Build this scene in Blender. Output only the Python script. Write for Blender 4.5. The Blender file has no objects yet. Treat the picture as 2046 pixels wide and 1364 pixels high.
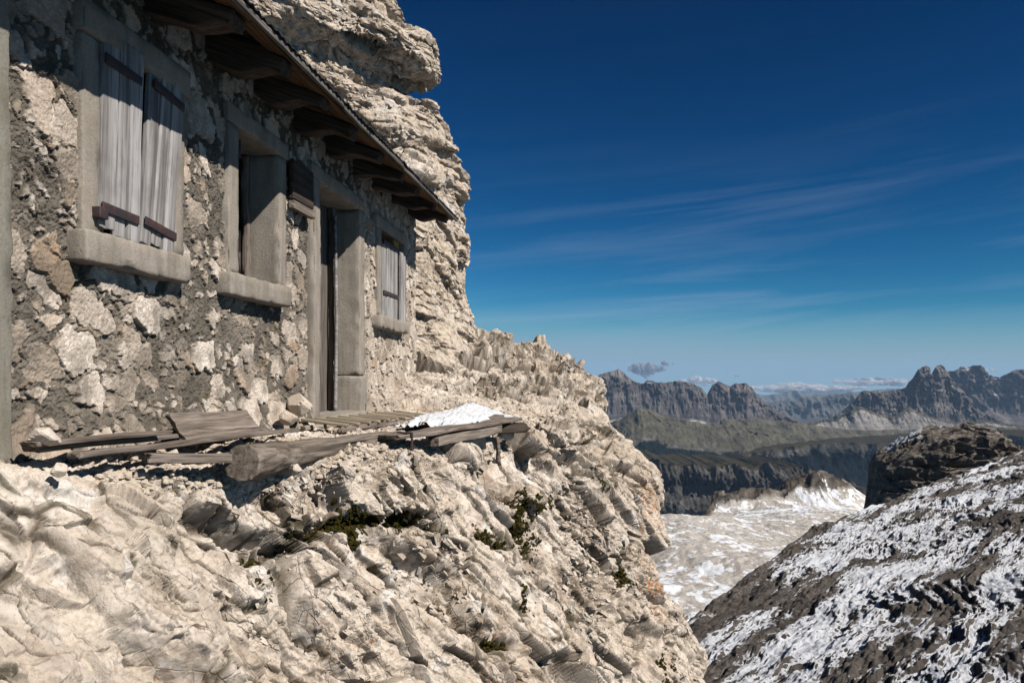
import bpy, math, random
import numpy as np
from mathutils import Matrix, Vector
from concurrent.futures import ThreadPoolExecutor

scene = bpy.context.scene
col = scene.collection
R = math.radians

# ------------------------------------------------------------------ camera frame
# X = out from the hut wall, Y = along the hut wall, Z = up, camera at the origin
FPX = 2046 * 28.0 / 36.0
YAW = math.atan(167.0 / FPX)
HOR = 745.0


def at(px, py, Y):
    """measured point of the place, Y metres along the wall direction"""
    a = (px - 1023.0) / FPX
    b = (HOR - py) / FPX
    x = a * math.cos(YAW) - math.sin(YAW)
    y = a * math.sin(YAW) + math.cos(YAW)
    return (x / y * Y, Y, b / y * Y)


# ------------------------------------------------------------------ numeric noise
_rng = np.random.default_rng(7)
_G = _rng.normal(size=(256, 3)).astype(np.float32)
_G /= np.linalg.norm(_G, axis=1)[:, None]
U32 = np.uint32


def _hash(ix, iy, iz, seed):
    h = ix.astype(np.int64).astype(U32) * U32(374761393)
    h = h + iy.astype(np.int64).astype(U32) * U32(668265263)
    h = h + iz.astype(np.int64).astype(U32) * U32(2246822519)
    h = h + U32((seed * 3266489917 + 12345) & 0xffffffff)
    h ^= h >> U32(15)
    h *= U32(2246822519)
    h ^= h >> U32(13)
    h *= U32(3266489917)
    h ^= h >> U32(16)
    return h


def pmap(f, P, chunk=40000):
    P = np.ascontiguousarray(P, dtype=np.float32)
    n = len(P)
    parts = [P[i:i + chunk] for i in range(0, n, chunk)]
    with ThreadPoolExecutor(4) as ex:
        res = list(ex.map(f, parts))
    if isinstance(res[0], tuple):
        return tuple(np.concatenate([r[k] for r in res]) for k in range(len(res[0])))
    return np.concatenate(res)


def _perlin(P, seed):
    F = np.floor(P)
    f = P - F
    i = F.astype(np.int64)
    u = f * f * f * (f * (f * 6 - 15) + 10)
    out = None
    vals = []
    for dx in (0, 1):
        for dy in (0, 1):
            for dz in (0, 1):
                g = _G[_hash(i[:, 0] + dx, i[:, 1] + dy, i[:, 2] + dz, seed) & U32(255)]
                vals.append(g[:, 0] * (f[:, 0] - dx) + g[:, 1] * (f[:, 1] - dy) + g[:, 2] * (f[:, 2] - dz))
    v = vals
    a = v[0] + u[:, 2] * (v[1] - v[0])
    b = v[2] + u[:, 2] * (v[3] - v[2])
    c = v[4] + u[:, 2] * (v[5] - v[4])
    d = v[6] + u[:, 2] * (v[7] - v[6])
    e = a + u[:, 1] * (b - a)
    g = c + u[:, 1] * (d - c)
    return (e + u[:, 0] * (g - e)) * 1.6


def fbm(P, octaves=4, seed=0, gain=0.5, lac=2.03, ridged=False):
    def f(Q):
        s = np.zeros(len(Q), np.float32)
        amp = 1.0
        q = Q.copy()
        for k in range(octaves):
            n = _perlin(q, seed + 17 * k)
            if ridged:
                n = 1 - 2 * np.abs(n)
            s += amp * n
            amp *= gain
            q = q * lac + 3.7
        return s
    return pmap(f, P)


def warp(P, scale, amp, seed):
    out = P.copy()
    for k in range(3):
        out[:, k] += amp * fbm(P * scale, 2, seed + 101 * k)
    return out


def worley(P, seed=0, jit=0.9):
    """F1, F2, four random numbers per cell, vector to the cell centre"""
    def f(Q):
        n = len(Q)
        C = np.floor(Q).astype(np.int64)
        F1 = np.full(n, 9e9, np.float32)
        F2 = np.full(n, 9e9, np.float32)
        ID = np.zeros(n, U32)
        D = np.zeros((n, 3), np.float32)
        for dx in (-1, 0, 1):
            for dy in (-1, 0, 1):
                for dz in (-1, 0, 1):
                    cx, cy, cz = C[:, 0] + dx, C[:, 1] + dy, C[:, 2] + dz
                    h = _hash(cx, cy, cz, seed)
                    vx = cx + 0.5 + jit * ((h & U32(1023)).astype(np.float32) / 1023 - .5) - Q[:, 0]
                    vy = cy + 0.5 + jit * (((h >> U32(10)) & U32(1023)).astype(np.float32) / 1023 - .5) - Q[:, 1]
                    vz = cz + 0.5 + jit * (((h >> U32(20)) & U32(1023)).astype(np.float32) / 1023 - .5) - Q[:, 2]
                    d = vx * vx + vy * vy + vz * vz
                    m = d < F1
                    F2 = np.where(m, F1, np.minimum(F2, d))
                    F1 = np.where(m, d, F1)
                    ID = np.where(m, h, ID)
                    D[m, 0] = vx[m]
                    D[m, 1] = vy[m]
                    D[m, 2] = vz[m]
        ID = ID * U32(2654435761) ^ (ID >> U32(11))
        r = [(((ID >> U32(s)) & U32(255)).astype(np.float32) / 255) for s in (0, 8, 16, 24)]
        return (np.sqrt(F1), np.sqrt(F2), np.stack(r, 1), D)
    return pmap(f, P)


def sstep(a, b, x):
    t = np.clip((x - a) / (b - a), 0, 1)
    return t * t * (3 - 2 * t)


def frame_from(e, hint=(1, 0, 0)):
    """orthonormal rows with the first along e"""
    e = np.array(e, float)
    e /= np.linalg.norm(e)
    h = np.array(hint, float)
    b = np.cross(e, h)
    b /= np.linalg.norm(b)
    c = np.cross(b, e)
    return np.stack([e, b, c])


def _soft(Q, seed, tilt, k, bias=(0, 0, 0)):
    """cellular steps with a short ramp between neighbours: height, joint distance"""
    n = len(Q)
    C = np.floor(Q).astype(np.int64)
    F1 = np.full(n, 9e9, np.float32)
    F2 = np.full(n, 9e9, np.float32)
    S = np.zeros(n, np.float32)
    TO = np.zeros(n, np.float32)
    Wt = np.full(n, 1e-30, np.float32)
    for dx in (-1, 0, 1):
        for dy in (-1, 0, 1):
            for dz in (-1, 0, 1):
                cx, cy, cz = C[:, 0] + dx, C[:, 1] + dy, C[:, 2] + dz
                h = _hash(cx, cy, cz, seed)
                vx = cx - Q[:, 0] + (.05 + .9 / 1023 * (h & U32(1023)).astype(np.float32))
                vy = cy - Q[:, 1] + (.05 + .9 / 1023 * ((h >> U32(10)) & U32(1023)).astype(np.float32))
                vz = cz - Q[:, 2] + (.05 + .9 / 1023 * ((h >> U32(20)) & U32(1023)).astype(np.float32))
                d = (vx * vx + vy * vy + vz * vz).astype(np.float32)
                F2 = np.minimum(np.maximum(F1, d), F2)
                F1 = np.minimum(F1, d)
                g = h * U32(2654435761) ^ (h >> U32(11))
                b = U32(255)
                hh = ((g & b).astype(np.float32) / 127.5 - 1) + tilt * (
                    (((g >> U32(8)) & b).astype(np.float32) / 127.5 - 1) * vx + (((g >> U32(16)) & b).astype(np.float32) / 127.5 - 1) * vy
                    + ((g >> U32(24)).astype(np.float32) / 127.5 - 1) * vz)
                hh = hh - np.float32(bias[0]) * vx - np.float32(bias[1]) * vy - np.float32(bias[2]) * vz
                w = np.exp(np.float32(-k) * np.sqrt(d))
                S += w * hh.astype(np.float32)
                Wt += w
                TO += w * ((h >> U32(5)) & b).astype(np.float32)
    return (S / Wt, np.sqrt(F2) - np.sqrt(F1), TO / Wt / 255)


def soft_blocks(P, axis, size, seed, tilt=1.0, hint=(1, 0, 0), k=18., bias=(0, 0, 0)):
    M_ = frame_from(axis, hint) / np.array(size)[:, None]
    Q = (P @ M_.T.astype(np.float32)).astype(np.float32)
    return pmap(lambda q: _soft(q, seed, tilt, k, bias), Q)


def blocks(P, axis, size, seed, tilt=1.0, hint=(1, 0, 0)):
    """fractured blocks: a random step and facet tilt per cell, plus the distance to its joints"""
    M = frame_from(axis, hint) / np.array(size)[:, None]
    Q = (P @ M.T.astype(np.float32)).astype(np.float32)
    F1, F2, r, D = worley(Q, seed)
    t = (r[:, 1:] * 2 - 1)
    h = (r[:, 0] * 2 - 1) + tilt * np.sum(t * D, axis=1)
    return h, F2 - F1, r


# ------------------------------------------------------------------ meshes
def mesh_from(name, V, F, smooth=False):
    """V (n,3), F (m,4) or list of such / triangles"""
    me = bpy.data.meshes.new(name)
    V = np.asarray(V, np.float32)
    Fs = F if isinstance(F, list) else [F]
    Fs = [np.asarray(f, np.int32) for f in Fs if len(f)]
    nl = sum(f.size for f in Fs)
    nf = sum(len(f) for f in Fs)
    me.vertices.add(len(V))
    me.vertices.foreach_set('co', V.ravel())
    me.loops.add(nl)
    me.loops.foreach_set('vertex_index', np.concatenate([f.ravel() for f in Fs]))
    me.polygons.add(nf)
    tot = np.concatenate([np.full(len(f), f.shape[1], np.int32) for f in Fs])
    st = np.concatenate([[0], np.cumsum(tot)[:-1]]).astype(np.int32)
    me.polygons.foreach_set('loop_start', st)
    me.polygons.foreach_set('loop_total', tot)
    me.polygons.foreach_set('use_smooth', np.full(nf, smooth))
    me.update(calc_edges=True)
    me.validate()
    return me


def grid_faces(nu, nv, flip=False):
    i = np.arange(nu - 1)[:, None] * nv + np.arange(nv - 1)[None, :]
    i = i.ravel()
    F = np.stack([i, i + nv, i + nv + 1, i + 1], 1)
    return F[:, ::-1] if flip else F


def grid_normals(V):
    du = np.gradient(V, axis=0)
    dv = np.gradient(V, axis=1)
    n = np.cross(du, dv)
    n /= np.linalg.norm(n, axis=2)[:, :, None] + 1e-9
    return n


def fattr(me, name, arr):
    a = me.attributes.new(name, 'FLOAT', 'POINT')
    a.data.foreach_set('value', np.ascontiguousarray(arr, np.float32))


WORLD = {}


def link(name, me, mat=None, mw=None, parent=None):
    o = bpy.data.objects.new(name, me)
    col.objects.link(o)
    if mat is not None:
        me.materials.append(mat) if len(me.materials) == 0 else None
    mw = Matrix.Identity(4) if mw is None else mw
    if parent is not None:
        o.parent = parent
        loc = WORLD[parent.name].inverted() @ mw
    else:
        loc = mw
    o.matrix_basis = loc
    WORLD[o.name] = mw.copy()
    return o


def empty(name, loc):
    o = bpy.data.objects.new(name, None)
    col.objects.link(o)
    o.location = loc
    o.empty_display_size = 0.3
    WORLD[o.name] = Matrix.Translation(loc)
    return o


def tag(o, label=None, cat=None, group=None, kind=None):
    if label:
        o['label'] = label
    if cat:
        o['category'] = cat
    if group:
        o['group'] = group
    if kind:
        o['kind'] = kind
    return o


def axes(loc, xdir, up=(0, 0, 1)):
    x = Vector(xdir).normalized()
    u = Vector(up)
    y = u.cross(x).normalized()
    z = x.cross(y)
    m = Matrix((x, y, z)).transposed().to_4x4()
    m.translation = Vector(loc)
    return m


def rough_box(L, W, T, seg=0.03, rad=0.006, amp=0.003, seed=0, grain=True, endamp=0.0, fn=None):
    """rounded box, long axis X, roughened by noise stretched along X; returns V, F"""
    hs = np.array([L, W, T]) / 2
    rad = min(rad, W * .45, T * .45)

    def line(h):
        n = max(2, int(2 * h / seg) + 1)
        inner = np.linspace(-(h - rad), h - rad, n)
        return np.concatenate([[-h, -h + rad * .4], inner, [h - rad * .4, h]])
    ls = [line(h) for h in hs]
    Vs, Fs, off = [], [], 0
    for ax in range(3):
        b, c = (ax + 1) % 3, (ax + 2) % 3
        for s in (-1, 1):
            g = np.zeros((len(ls[b]), len(ls[c]), 3))
            g[:, :, ax] = s * hs[ax]
            g[:, :, b] = ls[b][:, None]
            g[:, :, c] = ls[c][None, :]
            Vs.append(g.reshape(-1, 3))
            Fs.append(grid_faces(len(ls[b]), len(ls[c]), flip=(s < 0)) + off)
            off += g.shape[0] * g.shape[1]
    V = np.concatenate(Vs)
    inner = np.clip(V, -(hs - rad), hs - rad)
    d = V - inner
    ln = np.linalg.norm(d, axis=1)[:, None]
    V = inner + rad * d / np.maximum(ln, 1e-9)
    key = np.round(V, 6)
    if amp > 0:
        st = np.array([2.5, 22, 22]) if grain else np.array([14, 14, 14.])
        P = (key * st + seed * 7.3).astype(np.float32)
        P2 = (key * np.array([1.2, 1.2, 1.2]) + seed * 3.1).astype(np.float32)
        dirs = V / np.maximum(hs, 1e-6)
        nrm = d / np.maximum(ln, 1e-9)
        V = V + nrm * (amp * fbm(P, 3, seed))[:, None]
        if not grain:                       # chipped arrises
            edge = ((np.abs(d) > rad * .15).sum(1) >= 2)
            chip = np.maximum(0, fbm((key * 11 + seed * 5.1).astype(np.float32), 3, seed + 11) - .12)
            V = V - nrm * (edge * np.minimum(.035 * chip, .016))[:, None]
        V[:, 1] += amp * 2.0 * fbm(P2, 2, seed + 5)
        V[:, 2] += amp * 1.5 * fbm(P2, 2, seed + 6)
    if endamp > 0:
        q = key.copy()
        q[:, 0] = np.sign(q[:, 0]) * 3
        e = endamp * fbm((q * np.array([1, 35, 35]) + seed).astype(np.float32), 3, seed + 9)
        V[:, 0] += e * sstep(.75, 1, np.abs(key[:, 0]) / hs[0])
    if fn is not None:
        V = fn(V, key)
    return V, np.concatenate(Fs)


class MB:
    """collects pieces for one mesh"""
    def __init__(self):
        self.V, self.F, self.n = [], [], 0

    def add(self, V, F, m=None):
        V = np.asarray(V, float)
        if m is not None:
            A = np.array(m)
            V = V @ A[:3, :3].T + A[:3, 3]
        self.V.append(V)
        self.F.append(np.asarray(F) + self.n)
        self.n += len(V)
        return self

    def mesh(self, name, smooth=True):
        quads = [f for f in self.F if f.shape[1] == 4]
        tris = [f for f in self.F if f.shape[1] == 3]
        Fs = []
        if quads:
            Fs.append(np.concatenate(quads))
        if tris:
            Fs.append(np.concatenate(tris))
        me = mesh_from(name, np.concatenate(self.V), Fs, smooth)
        return me


def tube(pts, rads, n=10, amp=0.0, seed=0, seglen=0.03):
    """tapering round rod along a polyline in local coordinates, closed ends"""
    pts = np.array(pts, float)
    d = np.concatenate([[0], np.cumsum(np.linalg.norm(np.diff(pts, axis=0), axis=1))])
    m = max(2, int(d[-1] / seglen) + 1)
    t = np.linspace(0, d[-1], m)
    C = np.stack([np.interp(t, d, pts[:, k]) for k in range(3)], 1)
    r = np.interp(t, d, rads)
    T = np.gradient(C, axis=0)
    T /= np.linalg.norm(T, axis=1)[:, None]
    ref = np.array([0, 0, 1.]) if abs(T[0, 2]) < .9 else np.array([1., 0, 0])
    A = np.cross(T, ref)
    A /= np.linalg.norm(A, axis=1)[:, None]
    B = np.cross(T, A)
    th = np.linspace(0, 2 * np.pi, n + 1)
    ring = np.cos(th)[None, :, None] * A[:, None, :] + np.sin(th)[None, :, None] * B[:, None, :]
    rr = r[:, None] * np.ones(n + 1)[None, :]
    if amp > 0:
        q = np.stack([(t[:, None] * 3 + 0 * th[None, :]), 1.6 * np.cos(th)[None, :] + 0 * t[:, None], 1.6 * np.sin(th)[None, :] + 0 * t[:, None]], 2)
        nn = fbm((q.reshape(-1, 3) * 1.5 + seed).astype(np.float32), 3, seed).reshape(m, n + 1)
        q2 = q * np.array([1.5, 6, 6])
        nn = nn + .5 * fbm((q2.reshape(-1, 3) + seed).astype(np.float32), 3, seed + 3).reshape(m, n + 1)
        rr = rr * (1 + amp * nn)
    V = C[:, None, :] + ring * rr[:, :, None]
    # end caps as rings that shrink to the axis
    capA = [C[0] + (V[0] - C[0]) * k for k in (0.02, .35, .7, .93)]
    capB = [C[-1] + (V[-1] - C[-1]) * k for k in (.93, .7, .35, 0.02)]
    V = np.concatenate([np.array(capA), V, np.array(capB)])
    mm = V.shape[0]
    return V.reshape(-1, 3), grid_faces(mm, n + 1, flip=True)


def catmull(P, t):
    """cubic interpolation of rows of P (k, ...) at positions t in [0, k-1]"""
    k = len(P)
    i = np.clip(np.floor(t).astype(int), 0, k - 2)
    f = (t - i).reshape((-1,) + (1,) * (P.ndim - 1))
    p0, p1, p2, p3 = P[np.maximum(i - 1, 0)], P[i], P[i + 1], P[np.minimum(i + 2, k - 1)]
    m1, m2 = (p2 - p0) / 2, (p3 - p1) / 2
    return (2 * f ** 3 - 3 * f ** 2 + 1) * p1 + (f ** 3 - 2 * f ** 2 + f) * m1 + (-2 * f ** 3 + 3 * f ** 2) * p2 + (f ** 3 - f ** 2) * m2


def shards(Pc, Nrm, axis, size, seed, prop=(1, .5, .35), jit=.30, spin=.45, sink=.25):
    """angular broken pieces (skewed blocks) wedged into a rock face at points Pc; returns V, F"""
    rg = np.random.default_rng(seed)
    n = len(Pc)
    e = np.array(axis, float)[None] + spin * rg.normal(size=(n, 3))
    nn = Nrm + .35 * rg.normal(size=(n, 3))
    nn /= np.linalg.norm(nn, axis=1)[:, None]
    e = e - (e * nn).sum(1)[:, None] * nn
    e /= np.linalg.norm(e, axis=1)[:, None]
    f = np.cross(nn, e)
    cube = np.array([[x, y, z] for x in (-1, 1) for y in (-1, 1) for z in (-1, 1)], float)
    C_ = cube[None] * (1 - jit * rg.random((n, 8, 3)) * 1.3) * np.array(prop)[None, None] * size[:, None, None]
    C_ *= (1 + .5 * (rg.random((n, 1, 3)) - .5))
    V = Pc[:, None] + C_[:, :, 0:1] * e[:, None] + C_[:, :, 1:2] * f[:, None] + C_[:, :, 2:3] * nn[:, None]
    V -= (sink * size * prop[2])[:, None, None] * nn[:, None]
    q = np.array([(0, 1, 3, 2), (4, 6, 7, 5), (0, 4, 5, 1), (2, 3, 7, 6), (0, 2, 6, 4), (1, 5, 7, 3)])
    F = (np.arange(n)[:, None, None] * 8 + q[None]).reshape(-1, 4)
    return V.reshape(-1, 3), F


# ------------------------------------------------------------------ materials
class NT:
    def __init__(self, name):
        self.mat = bpy.data.materials.new(name)
        self.mat.use_nodes = True
        self.t = self.mat.node_tree
        self.b = next(n for n in self.t.nodes if n.type == 'BSDF_PRINCIPLED')
        self.b.inputs['Roughness'].default_value = 0.95
        self.b.inputs['Specular IOR Level'].default_value = 0.15

    def n(self, typ, **kw):
        nd = self.t.nodes.new(typ)
        for k, v in kw.items():
            setattr(nd, k, v)
        return nd

    def plug(self, sock, v):
        if hasattr(v, 'is_output') or isinstance(v, bpy.types.NodeSocket):
            self.t.links.new(v, sock)
        else:
            if isinstance(v, (tuple, list)) and len(v) == 3 and sock.type == 'RGBA':
                v = (*v, 1)
            sock.default_value = v

    def coord(self, which='Object'):
        return self.n('ShaderNodeTexCoord').outputs[which]

    def pos(self):
        return self.n('ShaderNodeNewGeometry').outputs['Position']

    def mapping(self, v, scale=(1, 1, 1), rot=(0, 0, 0), loc=(0, 0, 0)):
        m = self.n('ShaderNodeMapping')
        self.plug(m.inputs['Vector'], v)
        m.inputs['Scale'].default_value = scale
        m.inputs['Rotation'].default_value = rot
        m.inputs['Location'].default_value = loc
        return m.outputs['Vector']

    def noise(self, v, scale, detail=4, rough=0.55, dist=0.0, out='Fac'):
        m = self.n('ShaderNodeTexNoise')
        self.plug(m.inputs['Vector'], v)
        m.inputs['Scale'].default_value = scale
        m.inputs['Detail'].default_value = detail
        m.inputs['Roughness'].default_value = rough
        m.inputs['Distortion'].default_value = dist
        return m.outputs[out]

    def voronoi(self, v, scale, feature='F1', out='Distance'):
        m = self.n('ShaderNodeTexVoronoi', feature=feature)
        self.plug(m.inputs['Vector'], v)
        m.inputs['Scale'].default_value = scale
        return m.outputs[out]

    def ramp(self, f, stops, interp='LINEAR'):
        r = self.n('ShaderNodeValToRGB')
        r.color_ramp.interpolation = interp
        self.plug(r.inputs['Fac'], f)
        el = r.color_ramp.elements
        while len(el) < len(stops):
            el.new(0.5)
        for e, (p, c) in zip(el, stops):
            e.position = p
            c = (c, c, c) if isinstance(c, (int, float)) else c
            e.color = (*c, 1)
        return r.outputs['Color']

    def mix(self, f, a, b, mode='MIX'):
        m = self.n('ShaderNodeMix', data_type='RGBA', blend_type=mode)
        self.plug(m.inputs[0], f)
        self.plug(m.inputs[6], a)
        self.plug(m.inputs[7], b)
        return m.outputs[2]

    def math(self, op, a, b=0.0, c=None):
        m = self.n('ShaderNodeMath', operation=op)
        self.plug(m.inputs[0], a)
        self.plug(m.inputs[1], b)
        if c is not None:
            self.plug(m.inputs[2], c)
        return m.outputs[0]

    def frame(self, v, axis, size, hint=(1, 0, 0)):
        """coordinates along a tilted set of axes, in units of size"""
        M_ = frame_from(axis, hint) / np.array(size, float)[:, None]
        cb_ = self.n('ShaderNodeCombineXYZ')
        for i in range(3):
            d_ = self.n('ShaderNodeVectorMath', operation='DOT_PRODUCT')
            self.plug(d_.inputs[0], v)
            d_.inputs[1].default_value = tuple(M_[i])
            self.t.links.new(d_.outputs['Value'], cb_.inputs[i])
        return cb_.outputs[0]

    def jitter(self, v, scale, amp, detail=3):
        n_ = self.noise(v, scale, detail, .6, 0, 'Color')
        s_ = self.n('ShaderNodeVectorMath', operation='SUBTRACT')
        self.plug(s_.inputs[0], n_)
        s_.inputs[1].default_value = (.5, .5, .5)
        m_ = self.n('ShaderNodeVectorMath', operation='SCALE')
        self.plug(m_.inputs[0], s_.outputs[0])
        m_.inputs['Scale'].default_value = amp
        a_ = self.n('ShaderNodeVectorMath', operation='ADD')
        self.plug(a_.inputs[0], v)
        self.plug(a_.inputs[1], m_.outputs[0])
        return a_.outputs[0]

    def attr(self, name):
        return self.n('ShaderNodeAttribute', attribute_name=name).outputs['Fac']

    def sep(self, v):
        return self.n('ShaderNodeSeparateXYZ'), v

    def xyz(self, v):
        s = self.n('ShaderNodeSeparateXYZ')
        self.plug(s.inputs[0], v)
        return s.outputs

    def bump(self, h, strength, dist, prev=None):
        b = self.n('ShaderNodeBump')
        b.inputs['Strength'].default_value = strength
        b.inputs['Distance'].default_value = dist
        self.plug(b.inputs['Height'], h)
        if prev is not None:
            self.plug(b.inputs['Normal'], prev)
        return b.outputs['Normal']

    def done(self, color=None, normal=None, rough=None, spec=None):
        if color is not None:
            color = self.mix(1.0, color, (ALB, ALB, ALB), 'MULTIPLY')
            self.plug(self.b.inputs['Base Color'], color)
        if normal is not None:
            self.plug(self.b.inputs['Normal'], normal)
        if rough is not None:
            self.plug(self.b.inputs['Roughness'], rough)
        if spec is not None:
            self.plug(self.b.inputs['Specular IOR Level'], spec)
        return self.mat
LICHEN = [(.55, 8.8, -1.45, .42, 1.0), (.62, 8.0, -2.2, .45, .9), (.3, 11.4, -.45, .35, .7), (-.55, 5.6, -.75, .4, .55),
          (-.4, 4.6, -1.7, .4, .6), (-.9, 4.2, -.75, .35, .45), (-.1, 5.6, -1.9, .4, .4), (-1.2, 2.6, -1.0, .5, .25), (-1.2, 9.6, .1, .3, .5)]
MOSS = [(-.54, 6.62, -1.10, .13), (-.40, 6.9, -1.08, .12), (-.27, 7.2, -1.12, .14), (-.66, 6.5, -1.2, .12), (-.50, 6.1, -1.30, .14), (-.43, 6.5, -1.36, .12), (-.58, 6.3, -1.22, .10),
        (-.93, 5.05, -1.06, .14), (-.87, 5.7, -1.15, .12), (-1.36, 4.33, -.83, .13), (-1.17, 4.7, -.89, .10), (-1.55, 3.56, -.92, .10), (-1.0, 4.37, -1.48, .10),
        (-.51, 5.47, -1.62, .12), (.67, 7.7, -2.85, .16), (-.62, 4.73, -1.66, .10), (.28, 7.7, -1.94, .10), (-1.0, 4.9, -1.25, .09), (.1, 7.6, -1.05, .12)]
CIRRUS, SKY_STRENGTH, HAZE, EXPOSURE = .42, .06, .00004, .7
ALB = .74
CIRRUS_SHIFT = 3.3
# ------------------------------------------------------------------ surface materials
def m_rock(name, axis, lichen=True, warm=0.5, size=(.42, .15, .15), hint=(1, 0, 0)):
    t = NT(name)
    p = t.pos()
    tone = t.attr('tone')
    big = t.noise(p, .8, 3, .5, .2)
    mid = t.math('ADD', t.math('MULTIPLY', t.noise(p, 5.5, 7, .7), .6), t.math('MULTIPLY', tone, .40))
    c = t.ramp(mid, [(.30, (.32, .25, .19)), (.44, (.56, .475, .395)), (.60, (.73, .655, .58)), (.8, (.51, .465, .415))])
    beige = t.ramp(t.math('ADD', t.math('MULTIPLY', big, .7), t.math('MULTIPLY', tone, .3)), [(.42, 0.0), (.58, 1.0)])
    c = t.mix(t.math('MULTIPLY', beige, warm), c, (.50, .41, .315))
    # facets between fine joints, each a little different
    q = t.jitter(t.frame(p, axis, size, hint), 1.3, .32, 2)
    q2 = t.jitter(t.frame(p, axis, tuple(np.array(size) * .36), hint), 1.3, .45, 2)
    fc = t.n('ShaderNodeTexVoronoi')
    t.plug(fc.inputs['Vector'], q2)
    fc.inputs['Scale'].default_value = 1.0
    fv = t.xyz(fc.outputs['Color'])[0]
    c = t.mix(t.math('MULTIPLY', fv, .22), c, (.33, .28, .225))
    grey = t.ramp(t.noise(p, 2.1, 7, .72), [(.55, 0), (.66, 1)])
    c = t.mix(t.math('MULTIPLY', grey, .55), c, (.34, .305, .265))
    dirt = t.ramp(t.noise(p, 8.5, 7, .75), [(.50, 0), (.60, 1)])
    c = t.mix(t.math('MULTIPLY', t.math('MULTIPLY', dirt, .65), t.math('ADD', .25, t.attr('broken'))), c, (.20, .15, .105))
    white = t.ramp(t.noise(p, 3.7, 6, .7), [(.56, 0), (.66, 1)])
    c = t.mix(t.math('MULTIPLY', white, .55), c, (.72, .70, .67))
    c = t.mix(t.ramp(t.noise(p, 60, 4, .7), [(.34, .55), (.46, 0.0)]), c, (.25, .205, .155))
    e1 = t.voronoi(q, 1.0, 'DISTANCE_TO_EDGE')
    e2 = t.voronoi(q2, 1.0, 'DISTANCE_TO_EDGE')
    m1 = t.ramp(t.noise(p, 3.4, 4, .7), [(.46, 0), (.58, 1)])
    m2 = t.ramp(t.noise(p, 6.5, 4, .7), [(.50, 0), (.62, 1)])
    k1 = t.math('MULTIPLY', t.ramp(e1, [(.003, 1), (.020, 0)]), m1)
    k2 = t.math('MULTIPLY', t.ramp(e2, [(.006, 1), (.042, 0)]), m2)
    kk = t.math('MULTIPLY', t.math('MAXIMUM', k1, t.math('MULTIPLY', k2, .7)), t.attr('broken'))
    c = t.mix(t.math('MULTIPLY', kk, .5), c, (.16, .12, .08))
    soil_and_shade = t.math('MULTIPLY', t.attr('joint'), t.ramp(t.noise(p, 14, 5, .7), [(.30, .3), (.48, 1)]))  # brown joint fill, plus crevice shade put into the colour for contrast
    c = t.mix(t.math('MULTIPLY', soil_and_shade, .85), c, t.ramp(t.noise(p, 4, 4, .6), [(.4, (.085, .056, .034)), (.6, (.07, .06, .03))]))
    if lichen:
        sp = t.noise(p, 26, 3, .6, .8)
        reg = t.noise(p, 2.3, 3, .6)
        a = t.attr('lichen')
        lim = t.math('SUBTRACT', .80, t.math('ADD', t.math('MULTIPLY', a, .22), t.math('MULTIPLY', reg, .20)))
        k = t.math('MULTIPLY', t.math('SUBTRACT', sp, lim), 14.0)
        k = t.math('MINIMUM', t.math('MAXIMUM', k, 0.0), .85)
        c = t.mix(k, c, t.mix(t.noise(p, 40, 2), (.40, .125, .03), (.36, .20, .08)))
    b = t.bump(t.math('SUBTRACT', 1.0, kk), .9, .02)
    b = t.bump(t.noise(p, 34, 8, .8), .5, .010, b)
    b = t.bump(fv, .25, .02, b)
    b = t.bump(t.noise(p, 100, 4, .7), .5, .007, b)
    return t.done(c, b, .95, .08)


def m_wall():
    t = NT('rubble_masonry')
    p = t.pos()
    st = t.attr('stone')
    rn = t.attr('stone_tone')
    fresh = t.attr('pale')
    mort = t.ramp(t.noise(p, 7, 6, .65, .5), [(.3, (.075, .065, .052)), (.5, (.135, .118, .097)), (.72, (.22, .195, .162))])
    mort = t.mix(t.math('MULTIPLY', fresh, .75), mort, (.46, .39, .315))
    mort = t.mix(t.ramp(t.noise(p, 60, 4, .7), [(.36, .6), (.52, 0)]), mort, (.085, .074, .06))
    yel = t.ramp(t.noise(p, 2.6, 4, .6), [(.6, 0), (.72, 1)])
    mort = t.mix(t.math('MULTIPLY', yel, .4), mort, (.22, .165, .085))
    sc = t.ramp(rn, [(0, (.27, .215, .165)), (.18, (.46, .385, .315)), (.5, (.62, .535, .455)), (.85, (.72, .64, .56)), (1, (.36, .25, .17))])
    sn = t.noise(p, 14, 6, .65, .4)
    sc = t.mix(t.ramp(sn, [(.36, .7), (.56, 0)]), sc, (.27, .22, .17))
    sc = t.mix(t.ramp(t.noise(p, 70, 4, .7), [(.36, .4), (.52, 0)]), sc, (.25, .2, .15))
    c = t.mix(st, mort, sc)
    b = t.bump(t.noise(p, 48, 6, .72), .42, .02)
    b = t.bump(t.noise(p, 150, 3, .7), .45, .006, b)
    return t.done(c, b, .97, .05)


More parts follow.
